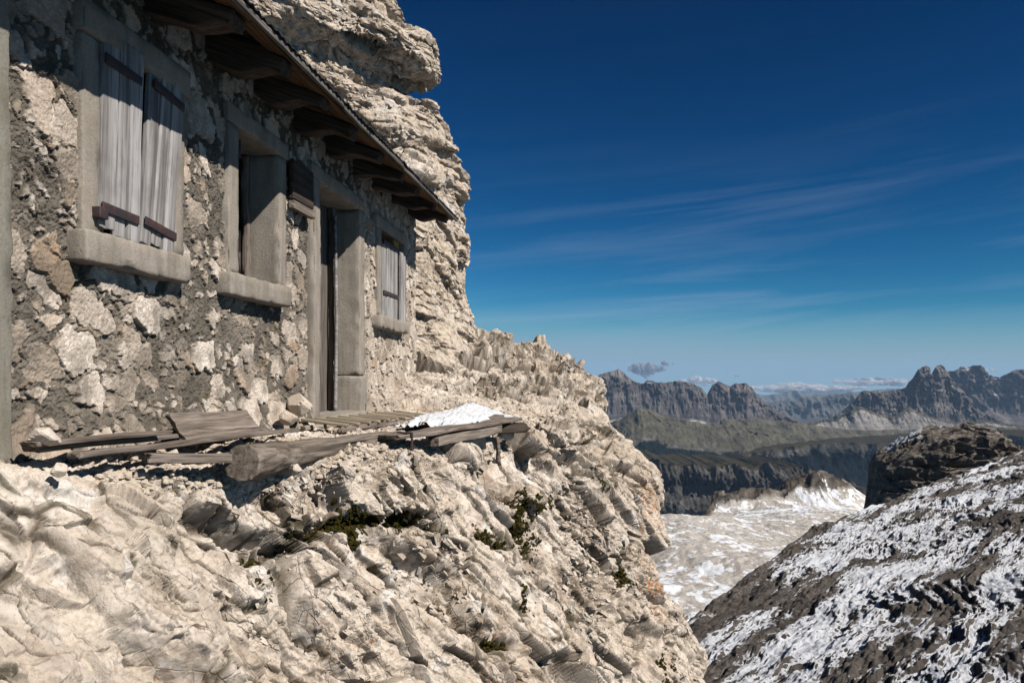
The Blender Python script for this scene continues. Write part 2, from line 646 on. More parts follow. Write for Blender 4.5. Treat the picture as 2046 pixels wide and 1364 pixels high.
def m_concrete(name='concrete', base=(.30, .265, .225)):
    t = NT(name)
    p = t.pos()
    q = t.mapping(p, scale=(6, 6, 1.2))
    v = np.array(base)
    c = t.ramp(t.noise(q, 1.6, 6, .6, .3), [(.3, tuple(v * .72)), (.5, tuple(v)), (.72, tuple(v * 1.2))])
    c = t.mix(t.ramp(t.noise(p, 90, 3, .7), [(.32, .55), (.48, 0)]), c, tuple(v * .5))
    c = t.mix(t.ramp(t.noise(p, 4, 5, .7), [(.50, 0), (.70, .7)]), c, tuple(v * np.array([.66, .63, .55])))
    c = t.mix(t.ramp(t.noise(t.mapping(p, scale=(9, 9, .8)), 1.3, 5, .65), [(.56, 0), (.70, .55)]), c, tuple(v * np.array([.62, .60, .55])))
    c = t.mix(t.ramp(t.noise(p, 2.2, 4, .6), [(.58, 0), (.7, .4)]), c, tuple(v * 1.3))
    pits = t.ramp(t.voronoi(p, 60), [(.1, 0), (.22, 1)])
    b = t.bump(t.noise(p, 70, 5, .7), .5, .008)
    b = t.bump(pits, .25, .004, b)
    return t.done(c, b, .95, .1)


def m_wood(name, base, dark, light, scale=1.0, tint=.3):
    t = NT(name)
    o = t.coord('Object')
    rnd = t.n('ShaderNodeObjectInfo').outputs['Random']
    off = t.n('ShaderNodeCombineXYZ')
    for i in range(3):
        t.plug(off.inputs[i], t.math('MULTIPLY', rnd, 37.0 + 9 * i))
    va = t.n('ShaderNodeVectorMath', operation='ADD')
    t.plug(va.inputs[0], o)
    t.plug(va.inputs[1], off.outputs[0])
    p = va.outputs[0]
    g = t.mapping(p, scale=(1.3 * scale, 26 * scale, 26 * scale))
    grain = t.noise(g, 1.2, 5, .6, .5)
    g2 = t.mapping(p, scale=(4 * scale, 90 * scale, 90 * scale))
    gf = t.noise(g2, 1.0, 4, .65)
    c = t.ramp(grain, [(.28, dark), (.48, base), (.72, light)])
    c = t.mix(t.ramp(gf, [(.34, .75), (.52, 0)]), c, dark)
    blot = t.noise(p, 3.0, 4, .6)
    c = t.mix(t.ramp(blot, [(.5, 0), (.72, tint)]), c, tuple(np.array(dark) * .8))
    b = t.bump(grain, .5, .008)
    b = t.bump(gf, .6, .004, b)
    return t.done(c, b, .9, .12)


def m_metal(name, base, rust=(.12, .05, .03), rough=.6, metallic=0.0):
    t = NT(name)
    p = t.pos()
    c = t.mix(t.ramp(t.noise(p, 18, 5, .65), [(.45, 0), (.65, 1)]), base, rust)
    b = t.bump(t.noise(p, 90, 3, .6), .3, .003)
    t.b.inputs['Metallic'].default_value = metallic
    return t.done(c, b, rough, .35)


def m_snow(name='snow'):
    t = NT(name)
    p = t.pos()
    c = t.ramp(t.noise(p, 5, 4, .6), [(.3, (.49, .51, .54)), (.7, (.61, .62, .635))])
    b = t.bump(t.noise(p, 24, 4, .6), .07, .02)
    return t.done(c, b, .7, .25)


def m_moss():
    t = NT('moss')
    p = t.pos()
    c = t.ramp(t.noise(p, 30, 5, .65), [(.3, (.016, .014, .004)), (.5, (.045, .038, .010)), (.72, (.095, .075, .02))])
    b = t.bump(t.noise(p, 120, 4, .7), .9, .015)
    return t.done(c, b, 1.0, .02)


M = {
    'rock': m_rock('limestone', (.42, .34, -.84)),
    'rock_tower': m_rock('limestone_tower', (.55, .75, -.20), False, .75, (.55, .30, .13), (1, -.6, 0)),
    'wall': m_wall(),
    'concrete': m_concrete(),
    'pillar': m_concrete('old_concrete', (.245, .228, .19)),
    'silver': m_wood('silvered_boards', (.30, .285, .275), (.115, .10, .095), (.48, .47, .465), .5, .6),
    'old': m_wood('grey_weathered_timber', (.19, .155, .13), (.06, .045, .035), (.33, .28, .24)),
    'log': m_wood('weathered_log', (.16, .13, .105), (.05, .04, .032), (.30, .25, .21), .7, .5),
    'slat': m_wood('pale_slats', (.32, .27, .20), (.17, .13, .09), (.46, .40, .31)),
    'eave': m_wood('eave_boards', (.13, .115, .105), (.045, .038, .034), (.24, .22, .20)),
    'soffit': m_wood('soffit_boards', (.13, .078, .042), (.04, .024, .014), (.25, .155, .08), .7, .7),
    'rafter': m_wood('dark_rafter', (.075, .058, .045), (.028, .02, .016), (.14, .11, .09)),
    'yellow': m_wood('yellow_boards', (.42, .27, .07), (.25, .15, .04), (.55, .38, .12)),
    'doorwood': m_wood('door_boards', (.14, .12, .105), (.05, .04, .035), (.22, .19, .165)),
    'iron': m_metal('rusty_iron', (.035, .026, .028), (.075, .035, .026)),
    'sheet': m_metal('roof_sheet', (.035, .042, .048), (.05, .045, .04), .5, .3),
    'snow': m_snow(),
    'moss': m_moss(),
}
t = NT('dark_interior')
M['dark'] = t.done(t.ramp(t.noise(t.pos(), 6), [(.3, (.008, .007, .006)), (.7, (.02, .018, .016))]))  # near-black colour stands in for the unlit inside of the hut
# ------------------------------------------------------------------ the rock the hut stands on
# profiles across the slope (X, Z) at stations along the hut wall
ST = [
    (0.2, [(.2, -3.0), (-.3, -2.0), (-.7, -1.4), (-1.1, -.95), (-1.5, -.55), (-1.75, -.3), (-2.3, -.2), (-3, -.1)]),
    (2.0, [(.3, -3.2), (-.75, -1.6), (-1.1, -1.05), (-1.4, -.58), (-1.6, -.33), (-1.78, -.19), (-2.2, -.22), (-3, -.2)]),
    (2.7, [(.3, -3.4), (-.8, -1.8), (-1.13, -1.2), (-1.42, -.78), (-1.6, -.52), (-1.82, -.40), (-2.25, -.29), (-3, -.2)]),
    (3.45, [(.3, -3.6), (-.78, -2.1), (-1.1, -1.55), (-1.38, -1.0), (-1.58, -.66), (-1.72, -.47), (-2.2, -.34), (-3, -.3)]),
    (5.0, [(.6, -4.0), (-.2, -2.5), (-.55, -1.8), (-.87, -1.2), (-1.05, -.78), (-1.22, -.50), (-2.15, -.36), (-3, -.3)]),
    (6.65, [(1.0, -4.2), (.15, -2.3), (-.2, -1.6), (-.48, -1.05), (-.72, -.78), (-.9, -.55), (-2.15, -.38), (-3, -.3)]),
    (8.0, [(1.6, -4.5), (.75, -2.55), (.4, -1.9), (.15, -1.2), (-.15, -.8), (-.55, -.5), (-2.1, -.38), (-3, -.3)]),
    (9.2, [(1.6, -4.5), (.9, -2.7), (.62, -1.9), (.66, -1.25), (.18, -.85), (-.35, -.47), (-1.75, -.1), (-3, .3)]),
    (10.5, [(1.2, -4.5), (.4, -2.7), (.25, -1.9), (.25, -1.3), (.1, -.8), (-.25, -.42), (-1.3, -.02), (-3, .7)]),
    (12.0, [(.8, -4.5), (-.1, -2.7), (-.1, -1.9), (.05, -1.2), (.24, -.55), (0, -.22), (-.95, .20), (-3, .8)]),
    (13.3, [(0, -4.5), (-.6, -2.7), (-.6, -1.9), (-.5, -1.2), (-.35, -.2), (-.52, .27), (-1.05, .34), (-3, .7)]),
    (14.5, [(-1, -5), (-1.8, -3), (-1.8, -2), (-1.7, -1.2), (-1.5, -.5), (-1.5, -.1), (-1.8, .1), (-3, .4)]),
    (16.5, [(-3, -5.5), (-3.6, -3.5), (-3.7, -2.5), (-3.7, -1.6), (-3.7, -1), (-3.8, -.6), (-4, -.3), (-4.5, -.2)]),
]
ST_Y = np.array([s[0] for s in ST])
CN = np.array([[(x, s[0], z) for x, z in s[1]] for s in ST], np.float64)


def cliff_grid(nu, nv):
    y0, y1 = .5, 16.3
    ys = np.concatenate([np.geomspace(y0, 1.5, 30)[:-1], np.geomspace(1.5, y1, nu - 29)])
    t = np.interp(ys, ST_Y, np.arange(len(ST_Y)))
    A = catmull(CN, t)                                     # (nu, 8, 3)
    A[:, :, 1] = ys[:, None]
    tv = np.concatenate([np.linspace(0, 1, int(nv * .12), endpoint=False), np.linspace(1, 6, int(nv * .83), endpoint=False), np.linspace(6, 7, nv - int(nv * .12) - int(nv * .83))])
    B = catmull(np.swapaxes(A, 0, 1), tv)                  # (nv, nu, 3)
    return np.swapaxes(B, 0, 1).copy(), tv


NU, NV = 1300, 950
G0, TV = cliff_grid(NU, NV)
N0 = grid_normals(G0)
P = G0.reshape(-1, 3).astype(np.float32)
# large bulges first
FALL = (.42, .34, -.84)
ROWS = np.repeat(TV[None, :], NU, 0).astype(np.float64)


def restretch(Gn, Go, arrs):
    """moves grid lines towards the places a displacement has stretched, so that new steps are sampled evenly"""
    def one(A, B, ar):
        d0 = np.linalg.norm(np.diff(B, axis=1), axis=2) + 1e-6
        d1 = np.linalg.norm(np.diff(A, axis=1), axis=2)
        w = np.clip(d1 / d0, .6, 9)
        k = np.ones(7) / 7
        w = np.apply_along_axis(lambda c: np.convolve(np.pad(c, 3, mode='edge'), k, 'valid'), 0, w)
        n = A.shape[1]
        s_ = np.concatenate([np.zeros((len(A), 1)), np.cumsum(w, axis=1)], 1)
        idx = np.stack([np.interp(np.linspace(0, r[-1], n), r, np.arange(n)) for r in s_])
        i0 = np.clip(np.floor(idx).astype(int), 0, n - 2)
        f = (idx - i0)
        r_ = np.arange(len(A))[:, None]

        def take(X):
            ff = f[:, :, None] if X.ndim == 3 else f
            return X[r_, i0] * (1 - ff) + X[r_, i0 + 1] * ff
        return take(A), take(B), [take(x) for x in ar]
    A, B, ar = one(Gn, Go, arrs)
    A, B = np.swapaxes(A, 0, 1), np.swapaxes(B, 0, 1)
    ar = [np.swapaxes(x, 0, 1) for x in ar]
    A, B, ar = one(A, B, ar)
    return np.swapaxes(A, 0, 1).copy(), [np.swapaxes(x, 0, 1).copy() for x in ar]


def blur(A, r):
    for ax in (0, 1):
        pad = [(0, 0)] * 3
        pad[ax] = (r + 1, r)
        c = np.cumsum(np.pad(A, pad, mode='edge'), axis=ax)
        n = A.shape[ax]
        A = (np.take(c, np.arange(2 * r + 1, 2 * r + 1 + n), ax) - np.take(c, np.arange(n), ax)) / (2 * r + 1)
    return A


def blend_normals(G_, N_, k=.6, r=0):
    n = grid_normals(blur(blur(G_, r), r) if r else G_)
    n *= np.sign((n * N_).sum(2))[:, :, None]
    n = k * n + (1 - k) * N_
    return n / np.linalg.norm(n, axis=2)[:, :, None]


def masks():
    global P, rows, ledge, near, far, rough
    P = GA.reshape(-1, 3).astype(np.float32)
    rows = ROWS.ravel()
    ledge = sstep(4.9, 5.25, rows) * (1 - sstep(8.9, 9.6, P[:, 1]))        # the flat shelf in front of the hut
    near = 1 - sstep(2.7, 4.2, P[:, 1] + .6 * fbm(P * 1.3, 2, 61))
    far = sstep(8.6, 10.5, P[:, 1])
    rough = sstep(-.25, .45, fbm(P * .9, 3, 21)) * .6 + .4                  # how broken the rock is here
    zone = np.exp(-(((P - np.array([-1.22, 3.75, -1.30], np.float32)) / np.array([.30, .55, .42], np.float32)) ** 2).sum(1))
    rough = np.maximum(rough * (1 - .45 * near), 1.1 * zone)
    near = near * (1 - .9 * zone)


def sh(a):
    return a.reshape(NU, NV, 1)


def calm():
    """less fine relief where the grid is stretched over the face of a step"""
    def area(A):
        return np.linalg.norm(np.cross(np.gradient(A, axis=0), np.gradient(A, axis=1)), axis=2)
    r_ = area(blur(GA, 1)) / (area(G0) + 1e-12)
    r_ = blur(r_[:, :, None], 2)[:, :, 0]
    return (1 / (1 + 2.2 * np.clip(r_ - 1.5, 0, 8))).ravel()


# first the big blocks
GA = G0
masks()
Pw = warp(P, 1.1, .05, 3)
h1, c1, o1 = soft_blocks(Pw, FALL, (1.05, .42, .42), 11, 1.0, k=36, bias=(.9, 0, 0))
d = -.05 + .15 * h1 * (1 - .62 * near) + .022 * fbm(P * 2.3, 3, 41)
d -= .11 * (1 - .8 * near) * (1 - sstep(.0, .065, c1)) * sstep(-.35, .15, fbm(P * 1.5, 2, 47))
def dent(cx, cy, cz, rx, ry, rz, depth):
    global d
    q = ((P[:, 0] - cx) / rx) ** 2 + ((P[:, 1] - cy) / ry) ** 2 + ((P[:, 2] - cz) / rz) ** 2
    d -= depth * np.exp(-q * (1 + .35 * fbm(P * 5, 2, 77)))


dent(-.66, 6.35, -.8, .35, .42, .30, .30)           # hollow under the end of the platform
dent(-1.5, 3.75, -.66, .3, .22, .16, .13)           # hollow under the log end
dent(-.25, 7.2, -1.35, .4, .35, .30, .14)
dent(.05, 7.3, -1.75, .35, .30, .25, .12)
dent(.02, 11.8, -.62, .25, .5, .22, .16)
d *= (1 - .82 * ledge)
G1 = G0 + N0 * sh(d)
GA, O1, DD, C1 = G1, o1, d, c1

# then the slabs each block is split into
masks()
N1 = blend_normals(GA, N0, .6, 5)
Pw = warp(P, 1.8, .02, 4)
h2, c2, o2 = soft_blocks(Pw, FALL, (.42, .13, .15), 12, 1.1, k=24, bias=(1.0, 0, 0))
h4, c4, o4 = soft_blocks(Pw, (.25, .95, .16), (.7, .22, .16), 14, 1.1, k=34)
h5, c5, o5 = soft_blocks(Pw, FALL, (.24, .12, .10), 15, 1.5, k=60, bias=(.6, 0, 0))
d = .062 * h2 * rough + .04 * far * h2
d += .04 * h4 * sstep(.0, .5, fbm(P * .7 + 9, 2, 33)) * (1 - .4 * near)
d -= (.055 - .02 * near) * (1 - sstep(.0, .10 - .04 * near, c2)) * sstep(-.2, .2, fbm(P * 1.9, 2, 46)) * (.3 + .7 * rough)
d += near * (.018 * h5 - .015 * (1 - sstep(0, .06, c5)) * sstep(-.05, .25, fbm(P * 3.1, 2, 51)))
d *= (1 - .82 * ledge) * calm()
G2 = GA + N1 * sh(d)
GA, DD, O2, C2 = G2, DD + d, o2, c2

# and last the small breakage, joints and grit
masks()
N1 = blend_normals(GA, N0, .6, 7)
h3, c3, o3 = soft_blocks(P, FALL, (.13, .045, .055), 13, 1.2, k=18, bias=(.9, 0, 0))
h6, c6, o6 = soft_blocks(P, FALL, (.050, .026, .024), 16, 1.3, k=15)
crum = sstep(.05, .40, fbm(P * 2.6 + 4, 3, 50))
d = .026 * h3 * rough * (1 - .55 * near) + crum * near * .013 * h3 + (.2 + .8 * crum) * .007 * h6
d -= .020 * sstep(.28, .55, fbm(P * 11, 3, 48)) * (.4 + .6 * rough)
d += .006 * fbm(P * 17, 4, 42) * (.3 + .9 * rough) * (1 - .5 * near) + .005 * fbm(P * 55, 3, 43) * (.4 + rough)
d *= (1 - .82 * ledge) * calm()
d += ledge * (.018 * fbm(P * 9, 4, 44) + .010 * fbm(P * 34, 3, 45))
gmoss = np.zeros(len(P), np.float32)
gj = np.zeros(len(P), np.float32)
NB = N0.reshape(-1, 3).astype(np.float32)
wob3 = P + .035 * np.stack([fbm(P * 7, 2, 301), fbm(P * 7, 2, 302), fbm(P * 7, 2, 303)], 1)


def groove(pts, w, depth, moss=0.0):
    """an open joint following measured points of the face"""
    global d, gmoss
    pts = np.array(pts, np.float32)
    best = np.full(len(P), 9e9, np.float32)
    lo, hi = pts.min(0) - 3 * w - .25, pts.max(0) + 3 * w + .25
    sel_ = np.where(((P > lo) & (P < hi)).all(1))[0]
    if not len(sel_):
        return
    Q_ = wob3[sel_]
    n_ = NB[sel_]
    b_ = np.full(len(sel_), 9e9, np.float32)
    for a0, a1 in zip(pts[:-1], pts[1:]):
        e = a1 - a0
        t_ = np.clip(((Q_ - a0) @ e) / (e @ e), 0, 1)
        v_ = Q_ - a0 - t_[:, None] * e
        v_ = v_ - .96 * (v_ * n_).sum(1)[:, None] * n_          # measured along the face
        b_ = np.minimum(b_, (v_ ** 2).sum(1))
    k_ = np.exp(-b_ / (w * w))
    d[sel_] -= depth * k_ * np.minimum(1, 1.2 - .6 * h3[sel_])
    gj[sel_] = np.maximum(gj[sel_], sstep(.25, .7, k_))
    gmoss[sel_] = np.maximum(gmoss[sel_], moss * k_)


groove([(-1.595, 3.478, -.788), (-1.496, 3.922, -.854), (-1.376, 4.375, -.833), (-1.152, 4.631, -.876), (-.921, 5.014, -1.054), (-.796, 5.253, -1.051), (-.485, 5.945, -1.293)], .034, .11, 1.)
groove([(-1.595, 3.478, -.788), (-1.517, 3.566, -.973), (-1.364, 3.502, -1.167), (-1.274, 3.593, -1.363)], .024, .09, .5)
groove([(-.762, 4.513, -1.605), (-.62, 4.66, -1.62), (-.52, 4.813, -1.652)], .035, .10, .8)
groove([(-.454, 6.847, -.896), (-.23, 7.681, -1.199)], .016, .06)
groove([(-.594, 7.289, -.767), (-.229, 7.667, -.683), (.054, 8.724, -.703)], .022, .07)
groove([(-.85, 6.5, -.72), (-.784, 6.559, -1.058), (-.49, 6.0, -1.3)], .07, .13, .3)
rgg = np.random.default_rng(77)
for k_ in range(94):
    i_ = rgg.integers(len(P))
    while not (1.6 < P[i_, 1] < 9.3 and 1.0 < rows[i_] < 4.7 and (k_ < 70 or P[i_, 1] < 3.6)):
        i_ = rgg.integers(len(P))
    dv_ = np.array(FALL) + .16 * rgg.normal(size=3)
    L_ = rgg.uniform(.15, .60)
    n_ = N0.reshape(-1, 3)[i_]
    dv_ = dv_ - (dv_ @ n_) * n_
    dv_ /= np.linalg.norm(dv_)
    s1 = P[i_] - dv_ * L_
    s2 = P[i_] + dv_ * L_
    groove([s1, P[i_] + .02 * rgg.normal(size=3), s2], rgg.uniform(.009, .019) * (1 - .65 * near[i_]), rgg.uniform(.045, .10) * (1 - .82 * near[i_]))

G = GA + N1 * sh(d)
c2 = C2.ravel()
o1, o2 = O1.ravel(), O2.ravel()
d = d + DD.ravel()
PD = G.reshape(-1, 3)
# broken pieces wedged in the fractured parts
rg = np.random.default_rng(31)
ND = grid_normals(G).reshape(-1, 3)
cell = np.linalg.norm(np.cross(np.gradient(GA, axis=0), np.gradient(GA, axis=1)), axis=2).ravel()
den = cell * sstep(.35, .9, rough) * (1 - .75 * far) * (1 - .93 * near) * (1 - .6 * ledge) * (rows > .6) * (1.0 + 1.6 * sstep(-.1, .4, fbm(P * 1.3, 3, 49)))
den /= den.sum()
pick = rg.choice(len(PD), 6000, p=den)
sz = np.clip(.016 * np.exp(.58 * rg.normal(size=len(pick))), .008, .042) * (1 + .03 * np.clip(PD[pick, 1] - 6, 0, 3))
SV, SF = shards(PD[pick], ND[pick] * .5 + N0.reshape(-1, 3)[pick] * .5, FALL, sz, 32, (1.15, .5, .35), .40, .28, .35)
shard_tone = np.repeat(rg.random(len(pick)), 8)
PA = np.concatenate([PD, SV])
me = mesh_from('cliff', PA, np.concatenate([grid_faces(NU, NV), SF + len(PD)]))
fattr(me, 'tone', np.concatenate([np.clip(.45 * o1 + .35 * o2 + .2 * o3, 0, 1), .25 + .5 * shard_tone]))
jm = sstep(-.15, .25, fbm(P * 2.1, 3, 52))
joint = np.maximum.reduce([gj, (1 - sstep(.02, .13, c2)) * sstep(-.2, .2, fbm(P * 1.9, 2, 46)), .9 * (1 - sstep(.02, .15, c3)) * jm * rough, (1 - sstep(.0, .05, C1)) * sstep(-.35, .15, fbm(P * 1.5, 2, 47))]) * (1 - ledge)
fattr(me, 'joint', np.concatenate([np.clip(joint, 0, 1), np.zeros(len(SV))]))  # crack mask: darkens the crevices in the rock colour
brk = np.clip(rough * (1 - .75 * near), 0, 1)
fattr(me, 'broken', np.concatenate([brk, np.zeros(len(SV))]))
lich = np.zeros(len(PA))
for (x, y, z, s, k) in LICHEN:
    lich += k * np.exp(-(((PA - np.array([x, y, z])) / s) ** 2).sum(1))
fattr(me, 'lichen', np.clip(lich, 0, 1))
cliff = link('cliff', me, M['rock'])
tag(cliff, 'pale fractured limestone slope with orange lichen under the stone hut', 'cliff', kind='structure')

# moss cushions growing in the joints
mo = np.zeros(len(PD))
for (x, y, z, s) in MOSS:
    mo = np.maximum(mo, np.exp(-(((PD - np.array([x, y, z])) / (np.array([1, 1.4, 1]) * s)) ** 2).sum(1)))
g_ = mo.copy()
mo = .62 * mo + .62 * gmoss * (g_ > .03) + .34 * fbm(P * 5.5, 3, 91) + .22 * fbm(P * 20, 3, 92) + (.42 * (1 - sstep(0, .16, c2))) + .28 * sstep(.0, -.12, d)
mo[(g_ < .16) & (gmoss < .4)] = 0
msk = (mo > .62).reshape(NU, NV)
fm = (msk[:-1, :-1] & msk[1:, :-1] & msk[1:, 1:] & msk[:-1, 1:]).ravel()
Fm = grid_faces(NU, NV)[fm]
if len(Fm):
    Nd = grid_normals(G).reshape(-1, 3)
    up = Nd * .6 + N0.reshape(-1, 3) * .4
    MV = PD + up * (.002 + .016 * np.clip((mo - .62) / .30, 0, 1) ** .6 + .006 * fbm(P * 45, 3, 95))[:, None]
    used, inv = np.unique(Fm, return_inverse=True)
    cand = np.where((mo > .56) & ((g_ > .16) | (gmoss > .4)))[0]
    warea = cell[cand] * (mo[cand] - .55)
    pk_ = rg.choice(cand, 7000, p=warea / warea.sum())
    th = np.linspace(0, np.pi, 6)
    ph = np.linspace(0, 2 * np.pi, 9)
    A_, B_ = np.meshgrid(th, ph, indexing='ij')
    ball = np.stack([np.sin(A_) * np.cos(B_), np.sin(A_) * np.sin(B_), np.cos(A_)], 2).reshape(-1, 3)
    rr_ = (.004 + .008 * rg.random(len(pk_)) ** 2)
    bl_ = ball[None] * rr_[:, None, None] * 1.5 * (1 + .2 * rg.normal(size=(len(pk_), len(ball), 1)))
    nn_ = up[pk_] / np.linalg.norm(up[pk_], axis=1)[:, None]
    bl_ = bl_ - .62 * (bl_ * nn_[:, None]).sum(2)[:, :, None] * nn_[:, None]
    MVV = PD[pk_][:, None] + bl_ + up[pk_][:, None] * .002 + .006 * rg.normal(size=(len(pk_), 1, 3)) * (1 + .12 * PD[pk_][:, None, 1:2])
    bf = grid_faces(6, 9)
    MF_ = (np.arange(len(pk_))[:, None, None] * len(ball) + bf[None]).reshape(-1, 4)
    mm = mesh_from('moss', MVV.reshape(-1, 3), MF_, False)
    moss = link('moss', mm, M['moss'])
    tag(moss, 'dark green moss cushions in the cracks of the limestone slope', 'moss', kind='stuff')

# ------------------------------------------------------------------ the tower of rock behind the hut
TW = [  # z, outline of the side that shows: (x, y) from behind the hut round the edge to the back
    (-1.2, [(-4.2, 9.9), (-2.9, 9.85), (-2.2, 10.2), (-1.7, 11.0), (-1.5, 12.0), (-2.2, 13.2), (-5, 14.5)]),
    (.1, [(-4.2, 9.9), (-2.9, 9.85), (-2.2, 10.1), (-1.75, 10.8), (-1.62, 12.0), (-2.3, 13.2), (-5, 14.5)]),
    (.8, [(-4.2, 9.8), (-2.9, 9.75), (-2.3, 9.95), (-1.95, 10.7), (-1.84, 12.0), (-2.4, 13.2), (-5, 14.5)]),
    (1.35, [(-4.2, 9.8), (-2.9, 9.75), (-2.25, 9.9), (-2.02, 10.6), (-1.99, 12.0), (-2.5, 13.1), (-5, 14.5)]),
    (1.75, [(-4.2, 9.8), (-2.9, 9.75), (-2.2, 9.9), (-2.0, 10.6), (-1.98, 12.0), (-2.5, 13.1), (-5, 14.5)]),
    (2.5, [(-4.6, 9.7), (-3.1, 9.75), (-2.4, 10.0), (-2.05, 10.8), (-1.86, 12.0), (-2.4, 13.1), (-5, 14.5)]),
    (2.95, [(-5.2, 9.4), (-3.6, 9.8), (-2.8, 10.3), (-2.25, 11.0), (-1.93, 12.0), (-2.4, 13.1), (-5, 14.5)]),
    (3.4, [(-6.0, 8.9), (-4.3, 9.6), (-3.2, 10.4), (-2.5, 11.1), (-2.12, 12.0), (-2.6, 13.1), (-5, 14.5)]),
    (3.95, [(-7.0, 8.2), (-5.0, 9.2), (-3.6, 10.3), (-2.8, 11.1), (-2.36, 12.0), (-2.8, 13.1), (-5, 14.5)]),
    (4.38, [(-7.4, 7.8), (-5.3, 9.0), (-4.1, 10.2), (-3.3, 11.1), (-2.96, 12.0), (-3.1, 13.1), (-5, 14.5)]),
    (4.55, [(-7.5, 7.7), (-5.4, 8.9), (-3.9, 10.0), (-2.82, 10.9), (-2.42, 12.0), (-2.9, 13.1), (-5, 14.5)]),
    (4.9, [(-7.6, 7.6), (-5.4, 8.8), (-3.9, 9.9), (-2.80, 10.8), (-2.36, 12.0), (-2.9, 13.1), (-5, 14.5)]),
    (5.2, [(-7.7, 7.6), (-5.5, 8.8), (-4.0, 9.9), (-2.95, 10.9), (-2.5, 12.0), (-3.0, 13.1), (-5, 14.5)]),
    (5.5, [(-7.8, 7.6), (-5.6, 8.8), (-4.3, 10.0), (-3.5, 11.0), (-3.05, 12.0), (-3.3, 13.1), (-5, 14.5)]),
    (6.0, [(-7.9, 7.6), (-5.7, 8.8), (-4.5, 10.0), (-3.7, 11.0), (-3.25, 12.0), (-3.5, 13.1), (-5.2, 14.5)]),
    (7.5, [(-8.4, 7.8), (-6.2, 9.0), (-5.0, 10.2), (-4.3, 11.1), (-3.9, 12.0), (-4.2, 13.1), (-6, 14.5)]),
    (9.5, [(-9.5, 9.0), (-8, 10), (-7, 11), (-6.4, 11.8), (-6.2, 12.4), (-6.4, 13.1), (-7.5, 14.5)]),
]
TZ = np.array([r[0] for r in TW])
TC = np.array([[(x, y, r[0]) for x, y in r[1]] for r in TW])
nz, nt = 820, 620
zz = np.concatenate([np.linspace(-1.2, 6.3, nz - 40, endpoint=False), np.linspace(6.3, 9.5, 40)])
tz = np.interp(zz, TZ, np.arange(len(TZ)))
A = catmull(TC, tz)
A[:, :, 2] = zz[:, None]
tt = np.concatenate([np.linspace(0, 4.4, int(nt * .88), endpoint=False), np.linspace(4.4, 6, nt - int(nt * .88))])
T0 = np.swapaxes(catmull(np.swapaxes(A, 0, 1), tt), 0, 1).copy()
TN = -grid_normals(T0)
if TN[nz // 2, int(nt * .6), 0] < 0:
    TN = -TN
P = T0.reshape(-1, 3).astype(np.float32)
Pw = warp(P, 1.1, .07, 5)
STR = (.55, .75, -.20)      # bedding runs down to the right
h1, c1, o1 = soft_blocks(Pw, STR, (1.5, .62, .55), 51, .8, (1, -.6, 0), 64, (0, .8, 0))
h4, c4, o4 = soft_blocks(Pw, (.1, .1, -1), (.8, .3, .3), 54, 1.1, (1, 0, 0), 34)
lowz = 1 - sstep(1.9, 2.8, P[:, 2])
d = -.13 + .115 * h1 + .05 * h4 * sstep(-.1, .5, fbm(P * .6, 2, 71)) + .15 * fbm(P * .9, 3, 72, .5)
d -= .09 * (1 - sstep(0, .06, c1)) * sstep(-.3, .1, fbm(P * 1.2, 2, 82))
d *= (1 - .45 * lowz)
T1 = T0 + TN * d.reshape(nz, nt, 1)
T0, (TN, LZ, TO1) = restretch(T1, T0, [TN, lowz.reshape(nz, nt).astype(np.float64), o1.reshape(nz, nt).astype(np.float64)])
TN = blend_normals(T0, TN / np.linalg.norm(TN, axis=2)[:, :, None], .6)
o1, lowz = TO1.ravel(), LZ.ravel()
P = T0.reshape(-1, 3).astype(np.float32)
h2, c2, o2 = soft_blocks(warp(P, 1.8, .03, 6), STR, (.55, .17, .30), 52, 1.0, (1, -.6, 0), 36, (0, 1.0, 0))
h3, c3, o3 = soft_blocks(P, STR, (.17, .06, .11), 53, 1.2, (1, -.6, 0), 18, (0, .9, 0))
d = .060 * h2 * (.12 + .88 * sstep(-.25, .25, fbm(P * 1.1, 2, 80))) + .022 * h3 * sstep(-.2, .35, fbm(P * 1.6, 2, 81))
d -= .05 * (1 - sstep(0, .09, c2)) * sstep(-.2, .2, fbm(P * 1.4, 2, 76)) + .03 * sstep(.25, .6, fbm(P * 8, 3, 78))
d += .012 * fbm(P * 5, 4, 73) + .008 * fbm(P * 20, 4, 74) + .005 * fbm(P * 60, 2, 75)
d *= (1 - .45 * lowz)
T = T0 + TN * d.reshape(nz, nt, 1)
rg = np.random.default_rng(41)
PT = T.reshape(-1, 3)
NT_ = TN.reshape(-1, 3)
cell = np.linalg.norm(np.cross(np.gradient(T0, axis=0), np.gradient(T0, axis=1)), axis=2).ravel()
den = cell * (.03 + sstep(.0, .5, fbm(P * 1.2, 3, 79))) * (PT[:, 2] > -.5) * (PT[:, 2] < 6.6)
den /= den.sum()
pick = rg.choice(len(PT), 6000, p=den)
sz = np.clip(.026 * np.exp(.5 * rg.normal(size=len(pick))), .012, .09)
SV, SF = shards(PT[pick], NT_[pick] * .7 + np.array([0, 0, .5]), STR, sz, 42, (1.1, .8, .40), .3, .14, .8)
me = mesh_from('rock_tower', np.concatenate([PT, SV]), np.concatenate([grid_faces(nz, nt), SF + len(PT)]))
fattr(me, 'tone', np.concatenate([np.clip(.45 * o1 + .35 * o2 + .2 * o3, 0, 1), .25 + .5 * np.repeat(rg.random(len(pick)), 8)]))
fattr(me, 'broken', np.concatenate([np.full(len(PT), .7), np.zeros(len(SV))]))
joint = np.maximum(.8 * (1 - sstep(.01, .07, c2)) * sstep(-.2, .2, fbm(P * 1.4, 2, 76)), .6 * (1 - sstep(.01, .08, c3)) * sstep(-.1, .3, fbm(P * 2, 2, 84)))
